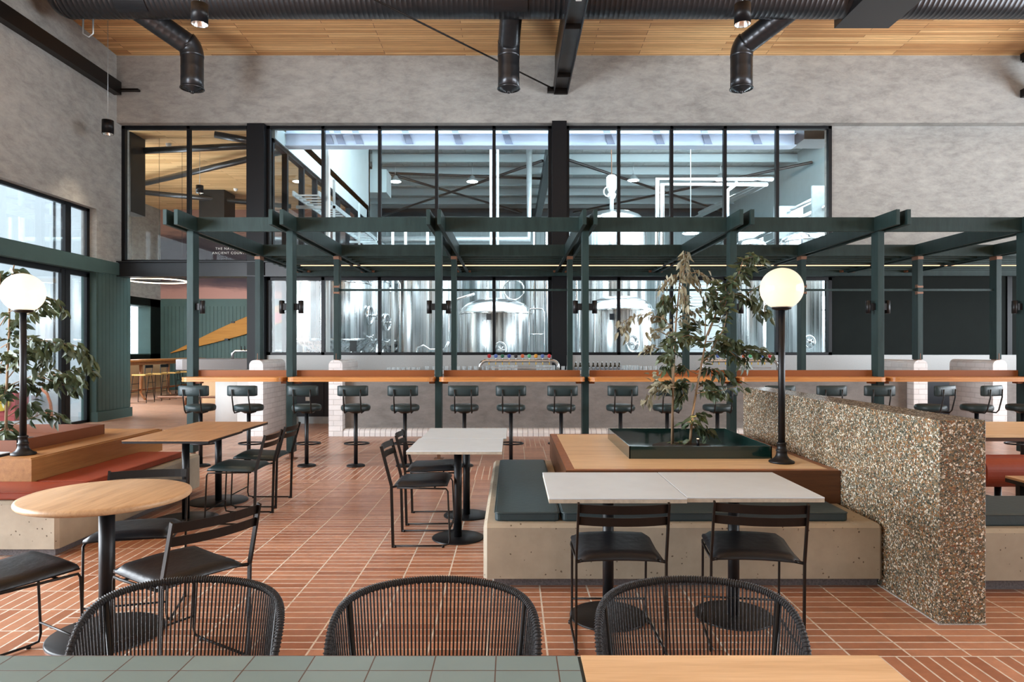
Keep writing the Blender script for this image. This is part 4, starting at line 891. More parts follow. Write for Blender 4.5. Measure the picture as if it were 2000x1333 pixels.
# ------------------------------------------------------------------ tables
def sq_table(x0, x1, y0, y1, mat, edge, br, label, rot=0, pole=.03, fr=.0, group=None):
    cx, cy = (x0 + x1) / 2, (y0 + y1) / 2; hx, hy = (x1 - x0) / 2, (y1 - y0) / 2
    t = thing('pedestal_table', label, 'table', (cx, cy, 0), rot, group)
    B(-hx, hx, -hy, hy, .708, .715).build('tabletop', mat, t, bevel=.002)
    B(-hx + .001, hx - .001, -hy + .001, hy - .001, .690, .708).build('table_edge', edge, t)
    B(-.2, .2, -.03, .03, .676, .690).box(-.03, .03, -.2, .2, .676, .690).build('support', 'black', t)
    MB().tube([(0, 0, .01), (0, 0, .68)], pole, 20).build('pole', 'black', t)
    MB().lathe([(br, 0), (br, .007), (br - .004, .010), (.05, .013), (.001, .013)], (0, 0, 0), 48, cap=False).build('base_plate', 'black', t, fix=False)
    return t
sq_table(.18, .857, 3.335, 4.03, 'white_top', 'top_edge', .207, 'pale concrete topped table beside the bench corner', group='pale double table')
sq_table(.861, 1.538, 3.355, 4.035, 'white_top', 'top_edge', .207, 'pale concrete topped table nearer the terrazzo wall', group='pale double table')
sq_table(-.755, -.070, 4.865, 5.55, 'white_top', 'top_edge', .197, 'pale square table nearer the camera of the aisle pair', group='pale tables in the aisle')
sq_table(-.742, -.045, 5.56, 6.255, 'white_top', 'top_edge', .197, 'pale square table farther down the aisle, behind its twin', group='pale tables in the aisle')
sq_table(-3.095, -2.405, 5.41, 6.10, 'table_wood', 'black', .265, 'brown timber table with black edge behind the round table', group='brown timber tables')
sq_table(-3.12, -2.43, 6.106, 6.80, 'table_wood', 'black', .265, 'brown timber table with black edge nearer the bar', group='brown timber tables')
sq_table(-4.235, -3.55, 4.15, 4.83, 'white_top', 'black', .2, 'black edged table corner beside the lamp foot on the amber deck')
t = thing('round_table', 'round honey timber table with rounded edge', 'table', (-2.05, 3.455, 0))
MB().lathe([(.001, .680), (.370, .680), (.383, .684), (.391, .694), (.391, .702), (.386, .711), (.375, .715), (.001, .715)], (0, 0, 0), 72, cap=False).build('tabletop', 'round_wood', t, fix=False)
MB().lathe([(.12, .668), (.12, .68)], (0, 0, 0), 24).build('support', 'black', t)
MB().tube([(0, 0, .01), (0, 0, .67)], .037, 24).build('pole', 'black', t)
MB().lathe([(.268, 0), (.268, .008), (.262, .012), (.06, .016), (.001, .016)], (0, 0, 0), 56, cap=False).build('base_plate', 'black', t, fix=False)
# ------------------------------------------------------------------ dining chairs
def chair_proto(seat_mat, x, y, rz, label):
    t = thing('dining_chair', label, 'chair', (x, y, 0), rz, 'black steel dining chairs with leather pads')
    nx, ny = 10, 10; vs = []; fs = []
    def top(u, v):  # u,v in -1..1
        e = max(abs(u), abs(v)); rnd = 1 - max(0, (abs(u) - .82) / .18) ** 2 * .8; rnd2 = 1 - max(0, (abs(v) - .82) / .18) ** 2 * .8
        return .448 + .030 * min(rnd, rnd2) + .012 * v * (1 if v > 0 else .3) - .010 * u * u
    for j in range(ny + 1):
        for i in range(nx + 1):
            u, v = -1 + 2 * i / nx, -1 + 2 * j / ny; w_ = .205 + .004 * v
            cu = 1 - .04 * (abs(u) > .99 and abs(v) > .99)
            vs.append((u * w_ * cu, v * .198 * cu, top(u, v)))
    T_ = len(vs)
    for j in range(ny + 1):
        for i in range(nx + 1):
            u, v = -1 + 2 * i / nx, -1 + 2 * j / ny; w_ = .203
            vs.append((u * w_ * .985, v * .195, top(0, v * .5) - .040 - .008 * u * u + (.006 if abs(v) > .9 or abs(u) > .9 else 0)))
    for j in range(ny):
        for i in range(nx):
            a = j * (nx + 1) + i; fs.append((a, a + 1, a + nx + 2, a + nx + 1)); b = T_ + a; fs.append((b + nx + 1, b + nx + 2, b + 1, b))
    rim = [i for i in range(nx)] + [(j * (nx + 1) + nx) for j in range(ny)] + [(ny * (nx + 1) + nx - i) for i in range(nx)] + [((ny - j) * (nx + 1)) for j in range(ny)]
    for k in range(len(rim)): a, b = rim[k], rim[(k + 1) % len(rim)]; fs.append((b, a, a + T_, b + T_))
    MB().add(vs, fs, True).build('seat', seat_mat, t)
    for s in (-1, 1):
        m = MB().bar((s * .212, -.198, .0), (s * .212, -.210, .45), .010, .020, up=(0, 1, 0)).bar((s * .212, -.210, .45), (s * .208, -.285, .735), .010, .022, up=(0, 1, 0))
        fr = [(s * .205, -.17, .432), (s * .208, .12, .428), (s * .200, .185, .425), (s * .196, .198, .405), (s * .196, .212, .06), (s * .200, .205, .022), (s * .208, .16, .012), (s * .210, -.195, .012)]
        m.tube(fr, .0065, 8); m.tube([(s * .212, -.205, .44), (s * .17, -.17, .438)], .008, 6)
        sf = m.build('side_frame', 'brown_black', t)
        for q in (-.185, .165): MB().lathe([(.010, 0), (.010, .016)], (s * .209, q, 0), 10).build('foot_pad', 'black', sf)
    for z, y0, h in ((.7075, -.272, .043), (.648, -.257, .042)):
        m = MB(); n = 12; vs = []
        for k in range(n + 1):
            u = -1 + 2 * k / n; px, py = u * .205, y0 - .035 * (1 - u * u)
            for dy, dz in ((-.003, -h / 2), (.003, -h / 2), (.003, h / 2), (-.003, h / 2)): vs.append((px, py + dy - dz * .26, z + dz))
        fs = []
        for k in range(n):
            for j in range(4): fs.append((k * 4 + j, k * 4 + (j + 1) % 4, k * 4 + 4 + (j + 1) % 4, k * 4 + 4 + j))
        fs += [(3, 2, 1, 0), tuple(n * 4 + j for j in range(4))]
        m.add(vs, fs).build('back_slat', 'brown_black', t)
    MB().tube([(-.196, .209, .115), (.196, .209, .115)], .0055, 8).build('stretcher', 'brown_black', t)
    MB().tube([(-.2, .10, .428), (.2, .10, .428)], .006, 6).tube([(-.2, -.10, .432), (.2, -.10, .432)], .006, 6).build('seat_rail', 'brown_black', t)
    return t
c0 = chair_proto('black_leather', .515, 3.425, 0, 'black dining chair with its back to the camera, nearer the bench corner'); learn(c0)
dup(c0, (1.188, 3.43, 0), R(-8), 'black dining chair with its back to the camera, nearer the terrazzo wall')
dup(c0, (-.665, 5.165, 0), R(-90), 'black dining chair sideways at the near pale aisle table')
dup(c0, (-.67, 5.79, 0), R(-88), 'black dining chair sideways at the far pale aisle table')
dup(c0, (-1.515, 3.12, 0), R(57), 'black dining chair angled to the round table, back slats showing')
dup(c0, (-2.06, 3.74, 0), R(195), 'black dining chair behind the round table, back rail above its rim')
dup(c0, (-2.235, 3.04, 0), R(-31), 'black dining chair at the picture edge before the concrete bench')
g0 = chair_proto('green_leather', -2.30, 5.78, R(90), 'dark green padded chair at the timber table behind the round table'); learn(g0)
dup(g0, (-2.335, 6.385, 0), R(90), 'dark green padded chair at the timber table nearer the bar')
# ------------------------------------------------------------------ rope chairs behind the tiled table
def rope_chair(x, y, rz, label):
    t = thing('rope_chair', label, 'chair', (x, y, 0), rz, 'black rope chairs behind the tiled table')
    # occupant faces -y; rim rises at +y. angle 0 = back centre
    def rim(a): # a -1..1
        th = a * R(112); X = .270 * math.sin(th); Y = .20 * math.cos(th)
        Z = .787 - .035 * a * a - .30 * abs(a) ** 6
        return Vector((X * (1 + .0 * a), Y, Z))
    def low(a):
        th = a * R(112); X = .240 * math.sin(th); Y = .150 * math.cos(th)
        return Vector((X, Y, .43))
    N_ = 60; P = [rim(-1 + 2 * k / N_) for k in range(N_ + 1)]
    MB().tube(P, .0085, 10).build('rim_tube', 'cord', t)
    # wrapped cord rings on the rim
    m = MB(); Q = 150
    for k in range(Q):
        a = -1 + 2 * k / (Q - 1); p = rim(a); d = (rim(min(1, a + .01)) - rim(max(-1, a - .01))).normalized()
        u = d.cross(Vector((0, 0, 1))).normalized(); v = d.cross(u)
        m.tube([p + (u * math.cos(q * R(60)) + v * math.sin(q * R(60))) * .0095 for q in range(6)], .0022, 4, closed=True)
    o = m.build('rim_wrapping', 'cord', t); o['kind'] = 'stuff'
    m = MB(); n = 90
    for k in range(n):
        a = -.97 + 1.94 * k / (n - 1); b = a * .985; p, q = rim(a), low(b); mid = p.lerp(q, .5) + Vector((0, 0, 0))
        m.tube([p, q], .0026, 5, cap=False)
    o = m.build('cord_weave', 'cord', t); o['kind'] = 'stuff'
    MB().tube([low(-1 + 2 * k / 40) for k in range(41)], .011, 8).build('seat_hoop', 'cord', t)
    m = MB()
    for k in range(46):
        a = -1 + 2 * k / 45; xx = .238 * a; yb = .150 * math.sqrt(max(0, 1 - a * a * .95))
        m.tube([(xx, yb, .43), (xx, (yb - .24) / 2, .415), (xx, -.24, .43)], .0026, 5, cap=False)
    o = m.build('seat_weave', 'cord', t); o['kind'] = 'stuff'
    MB().tube([(-.25, -.12, .43), (-.25, -.24, .43), (.25, -.24, .43), (.25, -.12, .43)], .009, 8).build('seat_front', 'cord', t)
    for s in (-1, 1):
        MB().tube([rim(s * .56), low(s * .52), Vector((s * .235, .16, .0))], .0075, 8).build('back_leg', 'black', t)
        MB().tube([(s * .23, -.22, .43), (s * .25, -.26, 0)], .0075, 8).build('front_leg', 'black', t)
    return t
r0 = rope_chair(-.871, 1.755, R(-3), 'black rope chair in front of the round table'); learn(r0)
dup(r0, (-.203, 1.755, 0), R(0), 'black rope chair in the middle behind the tiled tabletop')
dup(r0, (.492, 1.755, 0), R(3), 'black rope chair behind the timber end of the near table')
t = thing('tiled_table', 'near table half sage tiles and half pale timber with black edging', 'table', (-.5, 1.2, 0))
B(-1.9, .848, .82, 1.578, .70, .736).build('frame', 'trim_green', t, True)
B(-1.9, .150, .82, 1.570, .736, .742).build('tiled_top', 'tile', t, True)
B(.158, .842, .82, 1.571, .736, .742).build('timber_top', 'edge_wood', t, True)
for x in (-1.6, -.5, .6): MB().tube([(x, 1.2, 0), (x, 1.2, .70)], .035, 16).lathe([(.2, 0), (.2, .012)], (x, 1.2, 0), 32).build('leg', 'black', t, True)
# ------------------------------------------------------------------ beyond the terrazzo wall
t = thing('concrete_bench', 'pitted concrete bench end past the terrazzo wall', 'bench', (3.5, 4.1, 0))
cham(2.482, 5.6, 4.03, 4.70, .075, .378).build('block', 'concrete', t, True); B(2.49, 5.5, 4.1, 4.6, 0, .075).build('plinth', 'stone_dark', t, True)
cushion(2.50, 5.4, 4.10, 4.62, .379, 'teal_leather', 'teal leather cushion on the bench past the terrazzo wall', h=.072)
t = thing('pedestal_table', 'timber topped table past the terrazzo wall with dark apron', 'table', (4.9, 6.25, 0))
B(3.9, 5.6, 5.78, 6.8, .690, .715).build('tabletop', 'edge_wood', t, True); B(3.93, 5.57, 5.80, 6.78, .655, .690).build('apron', 'deck_side', t, True)
MB().tube([(4.5, 6.6, 0), (4.5, 6.6, .66)], .03, 16).lathe([(.17, 0), (.17, .012)], (4.5, 6.6, 0), 32).build('pole', 'black', t, True)
t = thing('round_edge_bench', 'red leather roll-edged bench seat past the terrazzo wall', 'bench', (4.8, 5.5, 0))
MB().rbox(3.75, 5.8, 5.38, 5.72, .335, .57, .10, ax='X', seg=8).build('seat', 'red_leather', t, True); 
for x in (3.95, 5.6): MB().tube([(x, 5.55, 0), (x, 5.55, .34)], .025, 12).build('leg', 'black', t, True)
t = thing('low_table', 'low timber table with black steel frame past the terrazzo wall', 'table', (4.2, 5.0, 0))
B(3.72, 4.6, 4.75, 5.15, .468, .485).build('tabletop', 'round_wood', t, True); B(3.72, 4.6, 4.75, 5.15, .440, .468).build('frame', 'black', t, True)
for x, y in ((3.80, 5.1), (4.55, 5.1), (3.80, 4.8), (4.55, 4.8)): B(x - .022, x + .022, y - .022, y + .022, 0, .44).build('leg', 'black', t, True)
tag(B(10.55, 10.62, 13.0, 13.06, .93, 1.06).build('red_bottle', 'red_paint'), 'small red bottle on the counter near the last pier', 'bottle')
# ------------------------------------------------------------------ planter trees
def leaf(mb, p, d, nrm, L, w):
    d = d.normalized(); s = d.cross(nrm).normalized(); nrm = s.cross(d).normalized(); c = -.16 * L
    q = [p, p + d * L * .3 + s * w * .42 + nrm * w * .18, p + d * L * .3, p + d * L * .3 - s * w * .42 + nrm * w * .18,
         p + d * L * .65 + s * w * .34 + nrm * (w * .14 + c * .5), p + d * L * .65 + nrm * c * .5, p + d * L * .65 - s * w * .34 + nrm * (w * .14 + c * .5), p + d * L + nrm * c]
    mb.add(q, [(0, 2, 1), (0, 3, 2), (1, 2, 5, 4), (2, 3, 6, 5), (4, 5, 7), (5, 6, 7)], True)
def planter_tree(label, loc, trunks, branches, seed, Ls):
    rnd = random.Random(seed)
    t = thing('planter_tree', label, 'tree', loc)
    for pts, r0_, r1_ in trunks:
        n = len(pts); MB().tube(pts, [r0_ + (r1_ - r0_) * k / (n - 1) for k in range(n)], 8).build('trunk', 'bark', t)
    fol = {'green': MB(), 'brown': MB()}
    for kind, n, droop, pts in branches:
        y0 = rnd.uniform(-.22, .22); y1 = y0 + rnd.uniform(-.14, .14); N_ = len(pts)
        base = pts[0]; P = [Vector((x, (y0 * .3 if k == 0 else y0 + (y1 - y0) * k / (N_ - 1)), z)) for k, (x, z) in enumerate(pts)]
        MB().tube(P, [.005 - .003 * k / (N_ - 1) for k in range(N_)], 5).build('branch', 'bark', t)
        for k in range(int(n * 1.6)):
            u = min(1, .12 + .88 * (k + rnd.random()) / (n * 1.6)); f = u * (N_ - 1); i = min(N_ - 2, int(f)); q = P[i].lerp(P[i + 1], f - i); td = (P[i + 1] - P[i]).normalized()
            a = rnd.uniform(0, 2 * math.pi)
            d = Vector((math.cos(a) * .8, math.sin(a) * .8, rnd.uniform(-.5, .45))) * (1 - droop * .6) + td * .45 + Vector((0, 0, -1)) * droop * .85
            nr = Vector((rnd.uniform(-1, 1), rnd.uniform(-1, .3), rnd.uniform(.1, 1.1)))
            if droop > .85: nr = Vector((rnd.uniform(-1, 1), rnd.uniform(-1, 1), .2))
            L = rnd.uniform(*Ls) * (.85 if kind == 'brown' else 1); w_ = L * rnd.uniform(.42, .54) * (.92 if kind == 'brown' else 1)
            leaf(fol[kind], q + Vector((rnd.uniform(-.035, .035), rnd.uniform(-.06, .06), rnd.uniform(-.035, .035))), d, nr, L, w_)
    fol['green'].build('foliage', 'leaf', t, fix=False)
    if fol['brown'].v: o = fol['brown'].build('dry_foliage', 'leaf_brown', t, fix=False); o['label'] = 'withered pale brown leaves'
    return t
RIGHT_BRANCHES = [
  ('brown', 26, 1.0, [(-0.01, 1.23), (0.0, 1.46), (0.01, 1.55), (0.01, 1.61)]),
  ('brown', 16, 0.8, [(-0.0, 1.43), (-0.07, 1.42), (-0.14, 1.36), (-0.2, 1.27)]),
  ('brown', 16, 0.8, [(0.01, 1.43), (0.11, 1.44), (0.19, 1.41), (0.24, 1.35)]),
  ('brown', 14, 1.0, [(-0.0, 1.41), (0.06, 1.41), (0.13, 1.37), (0.17, 1.27)]),
  ('brown', 14, 1.0, [(-0.03, 1.35), (-0.03, 1.27), (-0.03, 1.16)]),
  ('brown', 30, 0.7, [(-0.06, 0.81), (-0.1, 0.97), (-0.18, 1.06), (-0.32, 1.09), (-0.44, 1.07), (-0.52, 1.02), (-0.53, 0.95)]),
  ('brown', 10, 1.0, [(-0.42, 1.07), (-0.44, 1.0), (-0.44, 0.88)]),
  ('brown', 18, 0.8, [(-0.05, 1.03), (0.01, 1.08), (0.09, 1.11), (0.17, 1.14)]),
  ('brown', 10, 0.4, [(-0.1, 0.92), (-0.2, 0.97), (-0.26, 0.95)]),
  ('brown', 10, 0.6, [(-0.18, 0.81), (-0.25, 0.84), (-0.27, 0.81)]),
  ('green', 28, 1.0, [(-0.05, 1.11), (-0.1, 1.23), (-0.17, 1.23), (-0.19, 1.11)]),
  ('green', 18, 1.0, [(-0.1, 1.22), (-0.13, 1.14), (-0.14, 1.04)]),
  ('green', 20, 0.9, [(0.19, 0.92), (0.17, 1.23), (0.21, 1.27), (0.22, 1.15)]),
  ('green', 16, 0.5, [(0.11, 1.11), (0.09, 1.16), (0.06, 1.23), (0.09, 1.27)]),
  ('green', 20, 0.5, [(0.22, 0.92), (0.28, 1.14), (0.25, 1.3), (0.22, 1.35)]),
  ('green', 26, 0.4, [(0.3, 1.03), (0.33, 1.23), (0.3, 1.33), (0.38, 1.35)]),
  ('green', 40, 0.4, [(0.36, 1.23), (0.42, 1.35), (0.48, 1.46), (0.5, 1.55), (0.57, 1.57), (0.65, 1.55)]),
  ('green', 20, 0.7, [(0.48, 1.46), (0.52, 1.43), (0.54, 1.5), (0.59, 1.51)]),
  ('green', 44, 0.5, [(0.34, 1.23), (0.44, 1.28), (0.54, 1.27), (0.64, 1.2), (0.71, 1.14), (0.77, 1.1)]),
  ('green', 16, 0.7, [(0.54, 1.27), (0.61, 1.33), (0.65, 1.27), (0.65, 1.1)]),
  ('green', 22, 0.4, [(0.24, 0.81), (0.3, 0.97), (0.33, 1.1), (0.3, 1.18)]),
  ('green', 36, 0.3, [(0.19, 0.79), (0.11, 0.87), (0.01, 0.92), (-0.1, 0.89), (-0.2, 0.84)]),
  ('green', 30, 0.5, [(0.11, 0.84), (0.06, 0.92), (0.11, 1.0), (0.17, 1.02)]),
  ('green', 30, 0.5, [(-0.06, 0.73), (-0.1, 0.8), (-0.13, 0.75), (-0.2, 0.73)]),
  ('green', 34, 0.3, [(0.22, 0.87), (0.36, 0.88), (0.44, 0.87), (0.5, 0.84)]),
  ('green', 44, 0.4, [(0.19, 0.71), (0.36, 0.8), (0.46, 0.79), (0.57, 0.8), (0.67, 0.79), (0.75, 0.75)]),
  ('green', 20, 0.7, [(0.41, 0.79), (0.5, 0.73), (0.57, 0.73), (0.59, 0.68)]),
  ('green', 24, 0.4, [(0.18, 0.68), (0.3, 0.76), (0.38, 0.81), (0.42, 0.92)]),
  ('green', 26, 0.5, [(0.15, 0.6), (0.06, 0.65), (-0.05, 0.67), (-0.13, 0.64)]),
  ('green', 34, 0.4, [(0.15, 0.6), (0.28, 0.64), (0.38, 0.6), (0.48, 0.54)]),
  ('brown', 24, 0.5, [(-0.06, 0.49), (-0.16, 0.5), (-0.25, 0.52), (-0.24, 0.6)]),
  ('brown', 18, 0.7, [(-0.1, 0.49), (-0.21, 0.46), (-0.29, 0.42), (-0.31, 0.38)]),
  ('green', 30, 0.6, [(-0.06, 0.46), (-0.13, 0.54), (-0.05, 0.5), (0.03, 0.54)]),
  ('green', 26, 0.6, [(0.14, 0.53), (0.01, 0.53), (0.03, 0.42), (-0.01, 0.38)]),
  ('green', 30, 0.5, [(0.13, 0.46), (0.25, 0.53), (0.33, 0.5), (0.41, 0.41)]),
  ('green', 22, 0.5, [(0.13, 0.44), (0.19, 0.46), (0.25, 0.46), (0.46, 0.52)]),
  ('green', 14, 0.3, [(0.09, 0.25), (0.15, 0.25), (0.22, 0.23)]),
  ('green', 22, 0.5, [(0.09, 0.13), (0.17, 0.17), (0.24, 0.11), (0.29, 0.07)]),
  ('green', 8, 0.2, [(0.08, 0.19), (0.05, 0.21), (0.01, 0.21)]),
  ('green', 10, 0.3, [(0.06, 0.02), (0.01, 0.03), (-0.05, 0.01)]),
]
LEFT_BRANCHES = [
  ('green', 26, 0.3, [(-0.01, 1.22), (0.01, 1.39), (0.03, 1.5), (0.06, 1.5)]),
  ('green', 14, 0.5, [(-0.01, 1.36), (-0.02, 1.47), (-0.1, 1.45)]),
  ('green', 34, 0.6, [(0.02, 1.01), (0.18, 1.12), (0.36, 1.22), (0.45, 1.25), (0.56, 1.23), (0.6, 1.15)]),
  ('green', 20, 0.8, [(0.16, 1.09), (0.25, 1.14), (0.29, 1.18), (0.41, 1.18)]),
  ('green', 24, 0.6, [(0.01, 0.82), (0.01, 0.98), (0.06, 1.05), (0.13, 1.04)]),
  ('green', 40, 0.4, [(0.02, 0.82), (0.22, 0.9), (0.37, 0.89), (0.51, 0.87), (0.64, 0.85), (0.67, 0.77)]),
  ('green', 30, 0.9, [(0.38, 0.87), (0.45, 0.82), (0.47, 0.7), (0.44, 0.66)]),
  ('green', 24, 0.8, [(0.55, 0.86), (0.61, 0.82), (0.65, 0.75), (0.71, 0.68)]),
  ('green', 34, 0.4, [(0.03, 0.68), (0.18, 0.77), (0.32, 0.74), (0.37, 0.71)]),
  ('green', 34, 0.5, [(0.01, 0.55), (0.09, 0.77), (0.14, 0.79), (0.06, 0.87)]),
  ('green', 40, 0.4, [(0.02, 0.48), (0.25, 0.6), (0.42, 0.56), (0.55, 0.63), (0.67, 0.6)]),
  ('green', 22, 0.6, [(0.42, 0.58), (0.52, 0.58), (0.59, 0.55), (0.68, 0.52)]),
  ('green', 24, 0.8, [(0.25, 0.58), (0.37, 0.48), (0.41, 0.47), (0.45, 0.43)]),
  ('green', 30, 0.6, [(0.01, 0.41), (0.11, 0.52), (0.17, 0.47), (0.29, 0.51)]),
  ('green', 30, 0.5, [(0.01, 0.33), (0.05, 0.41), (0.01, 0.47), (-0.08, 0.48)]),
  ('green', 22, 0.5, [(0.01, 0.21), (0.1, 0.31), (0.15, 0.32), (0.06, 0.28)]),
  ('green', 16, 0.6, [(0.06, 0.14), (0.22, 0.23), (0.26, 0.2), (0.33, 0.17)]),
  ('green', 18, 0.6, [(-0.01, 0.08), (0.06, 0.1), (0.02, 0.12), (-0.02, 0.17)]),
  ('green', 40, 0.5, [(-0.02, 0.6), (-0.18, 0.68), (-0.37, 0.63)]),
  ('green', 40, 0.5, [(-0.02, 0.87), (-0.18, 0.95), (-0.35, 0.87)]),
  ('green', 40, 0.5, [(-0.02, 0.33), (-0.18, 0.41), (-0.35, 0.37)]),
]

planter_tree('slim tree with partly withered brown leaves in the green tray', (1.41, 5.7, .632),
    [([(-.075, 0, 0), (-.068, 0, .36), (-.055, 0, .75), (-.04, 0, 1.05), (0, 0, 1.45), (.01, 0, 1.6)], .011, .004),
     ([(-.06, .02, 0), (-.06, .03, .4), (-.075, .02, .9)], .008, .004),
     ([(.075, 0, 0), (.10, .02, .25), (.135, .02, .46), (.18, .0, .72), (.22, .02, .92), (.35, .04, 1.22), (.43, .04, 1.42)], .012, .004)], RIGHT_BRANCHES, 3, (.068, .102))
planter_tree('bushy green leaved tree in the rust tray beside the glass door', (-4.48, 6.0, .632),
    [([(.03, 0, 0), (.04, 0, .5), (.06, 0, .95), (.05, .02, 1.35), (.09, .02, 1.55)], .012, .005), ([(-.05, .03, 0), (-.08, .03, .6), (-.12, .05, 1.3)], .010, .005)], LEFT_BRANCHES, 5, (.075, .12))
def uplight(x, y, label):
    t = thing('tray_uplight', label, 'light', (x, y, .632)); MB().tube([(x, y, .632), (x, y, .70)], .012, 8).build('body', 'black', t, True)
    MB().lathe([(.001, .702), (.010, .702)], (x, y, 0), 12, cap=False).build('lens', 'lamp_warm', t, True, fix=False)
    l = bpy.data.lights.new('uplight_beam', 'SPOT'); l.energy = 9; l.color = (1, .72, .35); l.spot_size = R(75); l.spot_blend = .7; l.shadow_soft_size = .012
    o = bpy.data.objects.new('uplight_beam', l); COL.objects.link(o); o.location = (x, y, .712); o.rotation_euler = (R(180), 0, 0)
uplight(1.53, 5.62, 'tiny glowing uplight at the trunk in the green tray')
uplight(-4.36, 5.75, 'tiny glowing uplight among leaves in the rust tray')
# ------------------------------------------------------------------ brewhouse equipment
def tank(x, y, r, z0, z1, dome, cone, label, manway=None, legs=True, group='stainless steel tanks in the brewhouse', seg=48):
    t = thing('steel_tank', label, 'tank', (x, y, 0), 0, group)
    if not legs: cone = z0 - .006
    prof = [(.04, z0 - cone)] + ([(r * .5, z0 - cone * .45)] if cone else []) + [(r * .97, z0 - .02), (r, z0 + .03), (r, z1 - .06), (r * .985, z1)]
    MB().lathe(prof, (0, 0, 0), seg, cap=False).build('vessel', 'steel', t, fix=False)
    MB().lathe([(r * 1.02, z1 - .03), (r * 1.025, z1), (r * .97, z1 + .03)] + [(r * math.cos(R(a)) * .97, z1 + .03 + dome * math.sin(R(a))) for a in (15, 35, 55, 70, 80, 89.9)], (0, 0, 0), seg, cap=False).build('dome', 'steel_pipe', t, fix=False)
    MB().lathe([(r * 1.004, z0 + .02), (r * 1.01, z0 + .05), (r * 1.004, z0 + .08)], (0, 0, 0), seg, cap=False).build('band', 'steel_pipe', t, fix=False)
    if legs:
        for a in (45, 135, 225, 315): MB().tube([(r * .8 * math.cos(R(a)), r * .8 * math.sin(R(a)), 0), (r * .85 * math.cos(R(a)), r * .85 * math.sin(R(a)), z0)], .05, 10).build('leg', 'steel_pipe', t)
    if manway:
        a, z, rr = manway; dx, dy = math.sin(R(a)), -math.cos(R(a)); c_ = Vector((dx * r, dy * r, z)); d = Vector((dx, dy, 0)); u = Vector((-dy, dx, 0)); k_ = Vector((0, 0, 1))
        mm = MB().tube([c_ + d * .04 + (u * math.cos(R(q)) * rr * .75 + k_ * math.sin(R(q)) * rr) for q in range(0, 360, 20)], .035, 8, closed=True)
        mm.tube([c_ + d * .0, c_ + d * .22], .035, 8)
        for q in (0, 60, 120): mm.tube([c_ + d * .2 + (u * math.cos(R(q)) + k_ * math.sin(R(q))) * rr * .55, c_ + d * .2 - (u * math.cos(R(q)) + k_ * math.sin(R(q))) * rr * .55], .012, 6)
        mm.build('manway', 'steel_pipe', t)
        g = c_ + k_ * (-rr - .32) + d * .12 
        MB().tube([g - d * .2, g], .03, 8).tube([g, g + d * .03], .075, 16).build('gauge', 'steel_pipe', t)
    return t
tank(-4.45, 17.0, .92, 1.60, 3.06, .30, 1.0, 'broad stainless fermenter filling the glass beside the annex partition', (80, 2.25, .22))
tank(-4.15, 19.2, .70, 1.62, 3.3, .3, .9, 'stainless fermenter half hidden behind the broad one', (68, 2.15, .22))
tank(-4.05, 22.4, .72, 1.62, 3.25, .3, .9, 'narrow third fermenter in the row with hatch in profile', (60, 2.1, .22))
tank(-2.52, 21.2, 1.02, .4, 4.15, .3, .3, 'tall plain stainless cylinder behind the third pergola post', None, False)
tank(-.42, 17.5, .92, .5, 2.34, .36, .4, 'wide domed brew kettle behind the first tap tower', (8, 1.4, .18))
tank(2.75, 17.5, .86, .5, 2.42, .34, .4, 'wide domed brew kettle behind the beer bottles', (12, 1.55, .2))
tank(-.62, 21.9, .75, .4, 4.4, .25, .3, 'tall stainless cylinder standing right behind the first kettle', None, False)
tank(.90, 22.4, .62, .4, 4.3, .25, .3, 'tall slim stainless cylinder beside the black window column', None, False)
tank(3.05, 20.6, 1.0, .5, 5.15, .42, .4, 'tallest stainless vessel with agitator motor on its dome', None, False)
tank(8.05, 18.6, .72, .5, 4.35, .2, .4, 'tall stainless vessel at the end of the glazing', (-20, 1.6, .16))
tank(6.85, 19.6, .42, .5, 4.4, .16, .3, 'narrow stainless vessel one before the end of the glazing', None, False)
t = thing('agitator_motor', 'white agitator motor on top of the tallest vessel', 'motor', (2.95, 20.2, 5.55))
MB().lathe([(.06, 5.5), (.06, 5.85), (.11, 5.9), (.13, 6.0), (.08, 6.05), (.14, 6.15), (.16, 6.25), (.16, 6.5), (.10, 6.56), (.001, 6.57)], (2.95, 20.2, 0), 20).build('housing', 'white_plastic', t, True)
MB().tube([(2.95, 20.2, 6.55), (2.92, 20.2, 8.9)], .014, 6).build('cable', 'copper', t, True)
MB().tube([(2.82 + .12 * math.cos(R(a)), 20.1, 6.05 + .14 * math.sin(R(a))) for a in range(0, 360, 30)], .02, 6, closed=True).build('hose_loop', 'white_plastic', t, True)
def pipe(label, pts, r=.045, mat='steel_pipe', grp='bright steel pipework of the brewhouse', nm='process_pipe'):
    return tag(MB().tube(pts, r, 10).build(nm, mat), label, 'pipe', grp)
pipe('vertical steel pipe pair, the one closer to the mullion', [(-.62, 20, 0), (-.62, 20, 7.4)], .042, 'galv')
pipe('vertical steel pipe pair, the one closer to the black column', [(-.42, 20, 0), (-.42, 20, 7.4)], .042, 'galv')
pipe('white vertical pipe standing near the corner of the brewhouse', [(-4.15, 15.4, 0), (-4.15, 15.4, 6.3)], .05, 'white_plastic')
pipe('upper long pipe run crossing under the lamps above the tall vessel', [(4.25, 20, 0), (4.25, 20, 6.40), (7.6, 20, 6.40), (6.6, 24, 6.2)], .07)
pipe('lower long pipe run beside the upper one', [(4.38, 19.9, 0), (4.38, 19.9, 6.22), (7.4, 19.9, 6.22), (6.4, 24, 6.0)], .07)
pipe('vertical pipe dropping from the long runs', [(6.1, 19.4, 0), (6.1, 19.4, 5.9), (6.4, 19.4, 6.15)], .07)
pipe('pipe rack bend beside the black window column', [(.62, 18.9, 0), (.62, 18.9, 5.05), (.95, 18.9, 5.05), (.95, 18.9, 0)], .05)
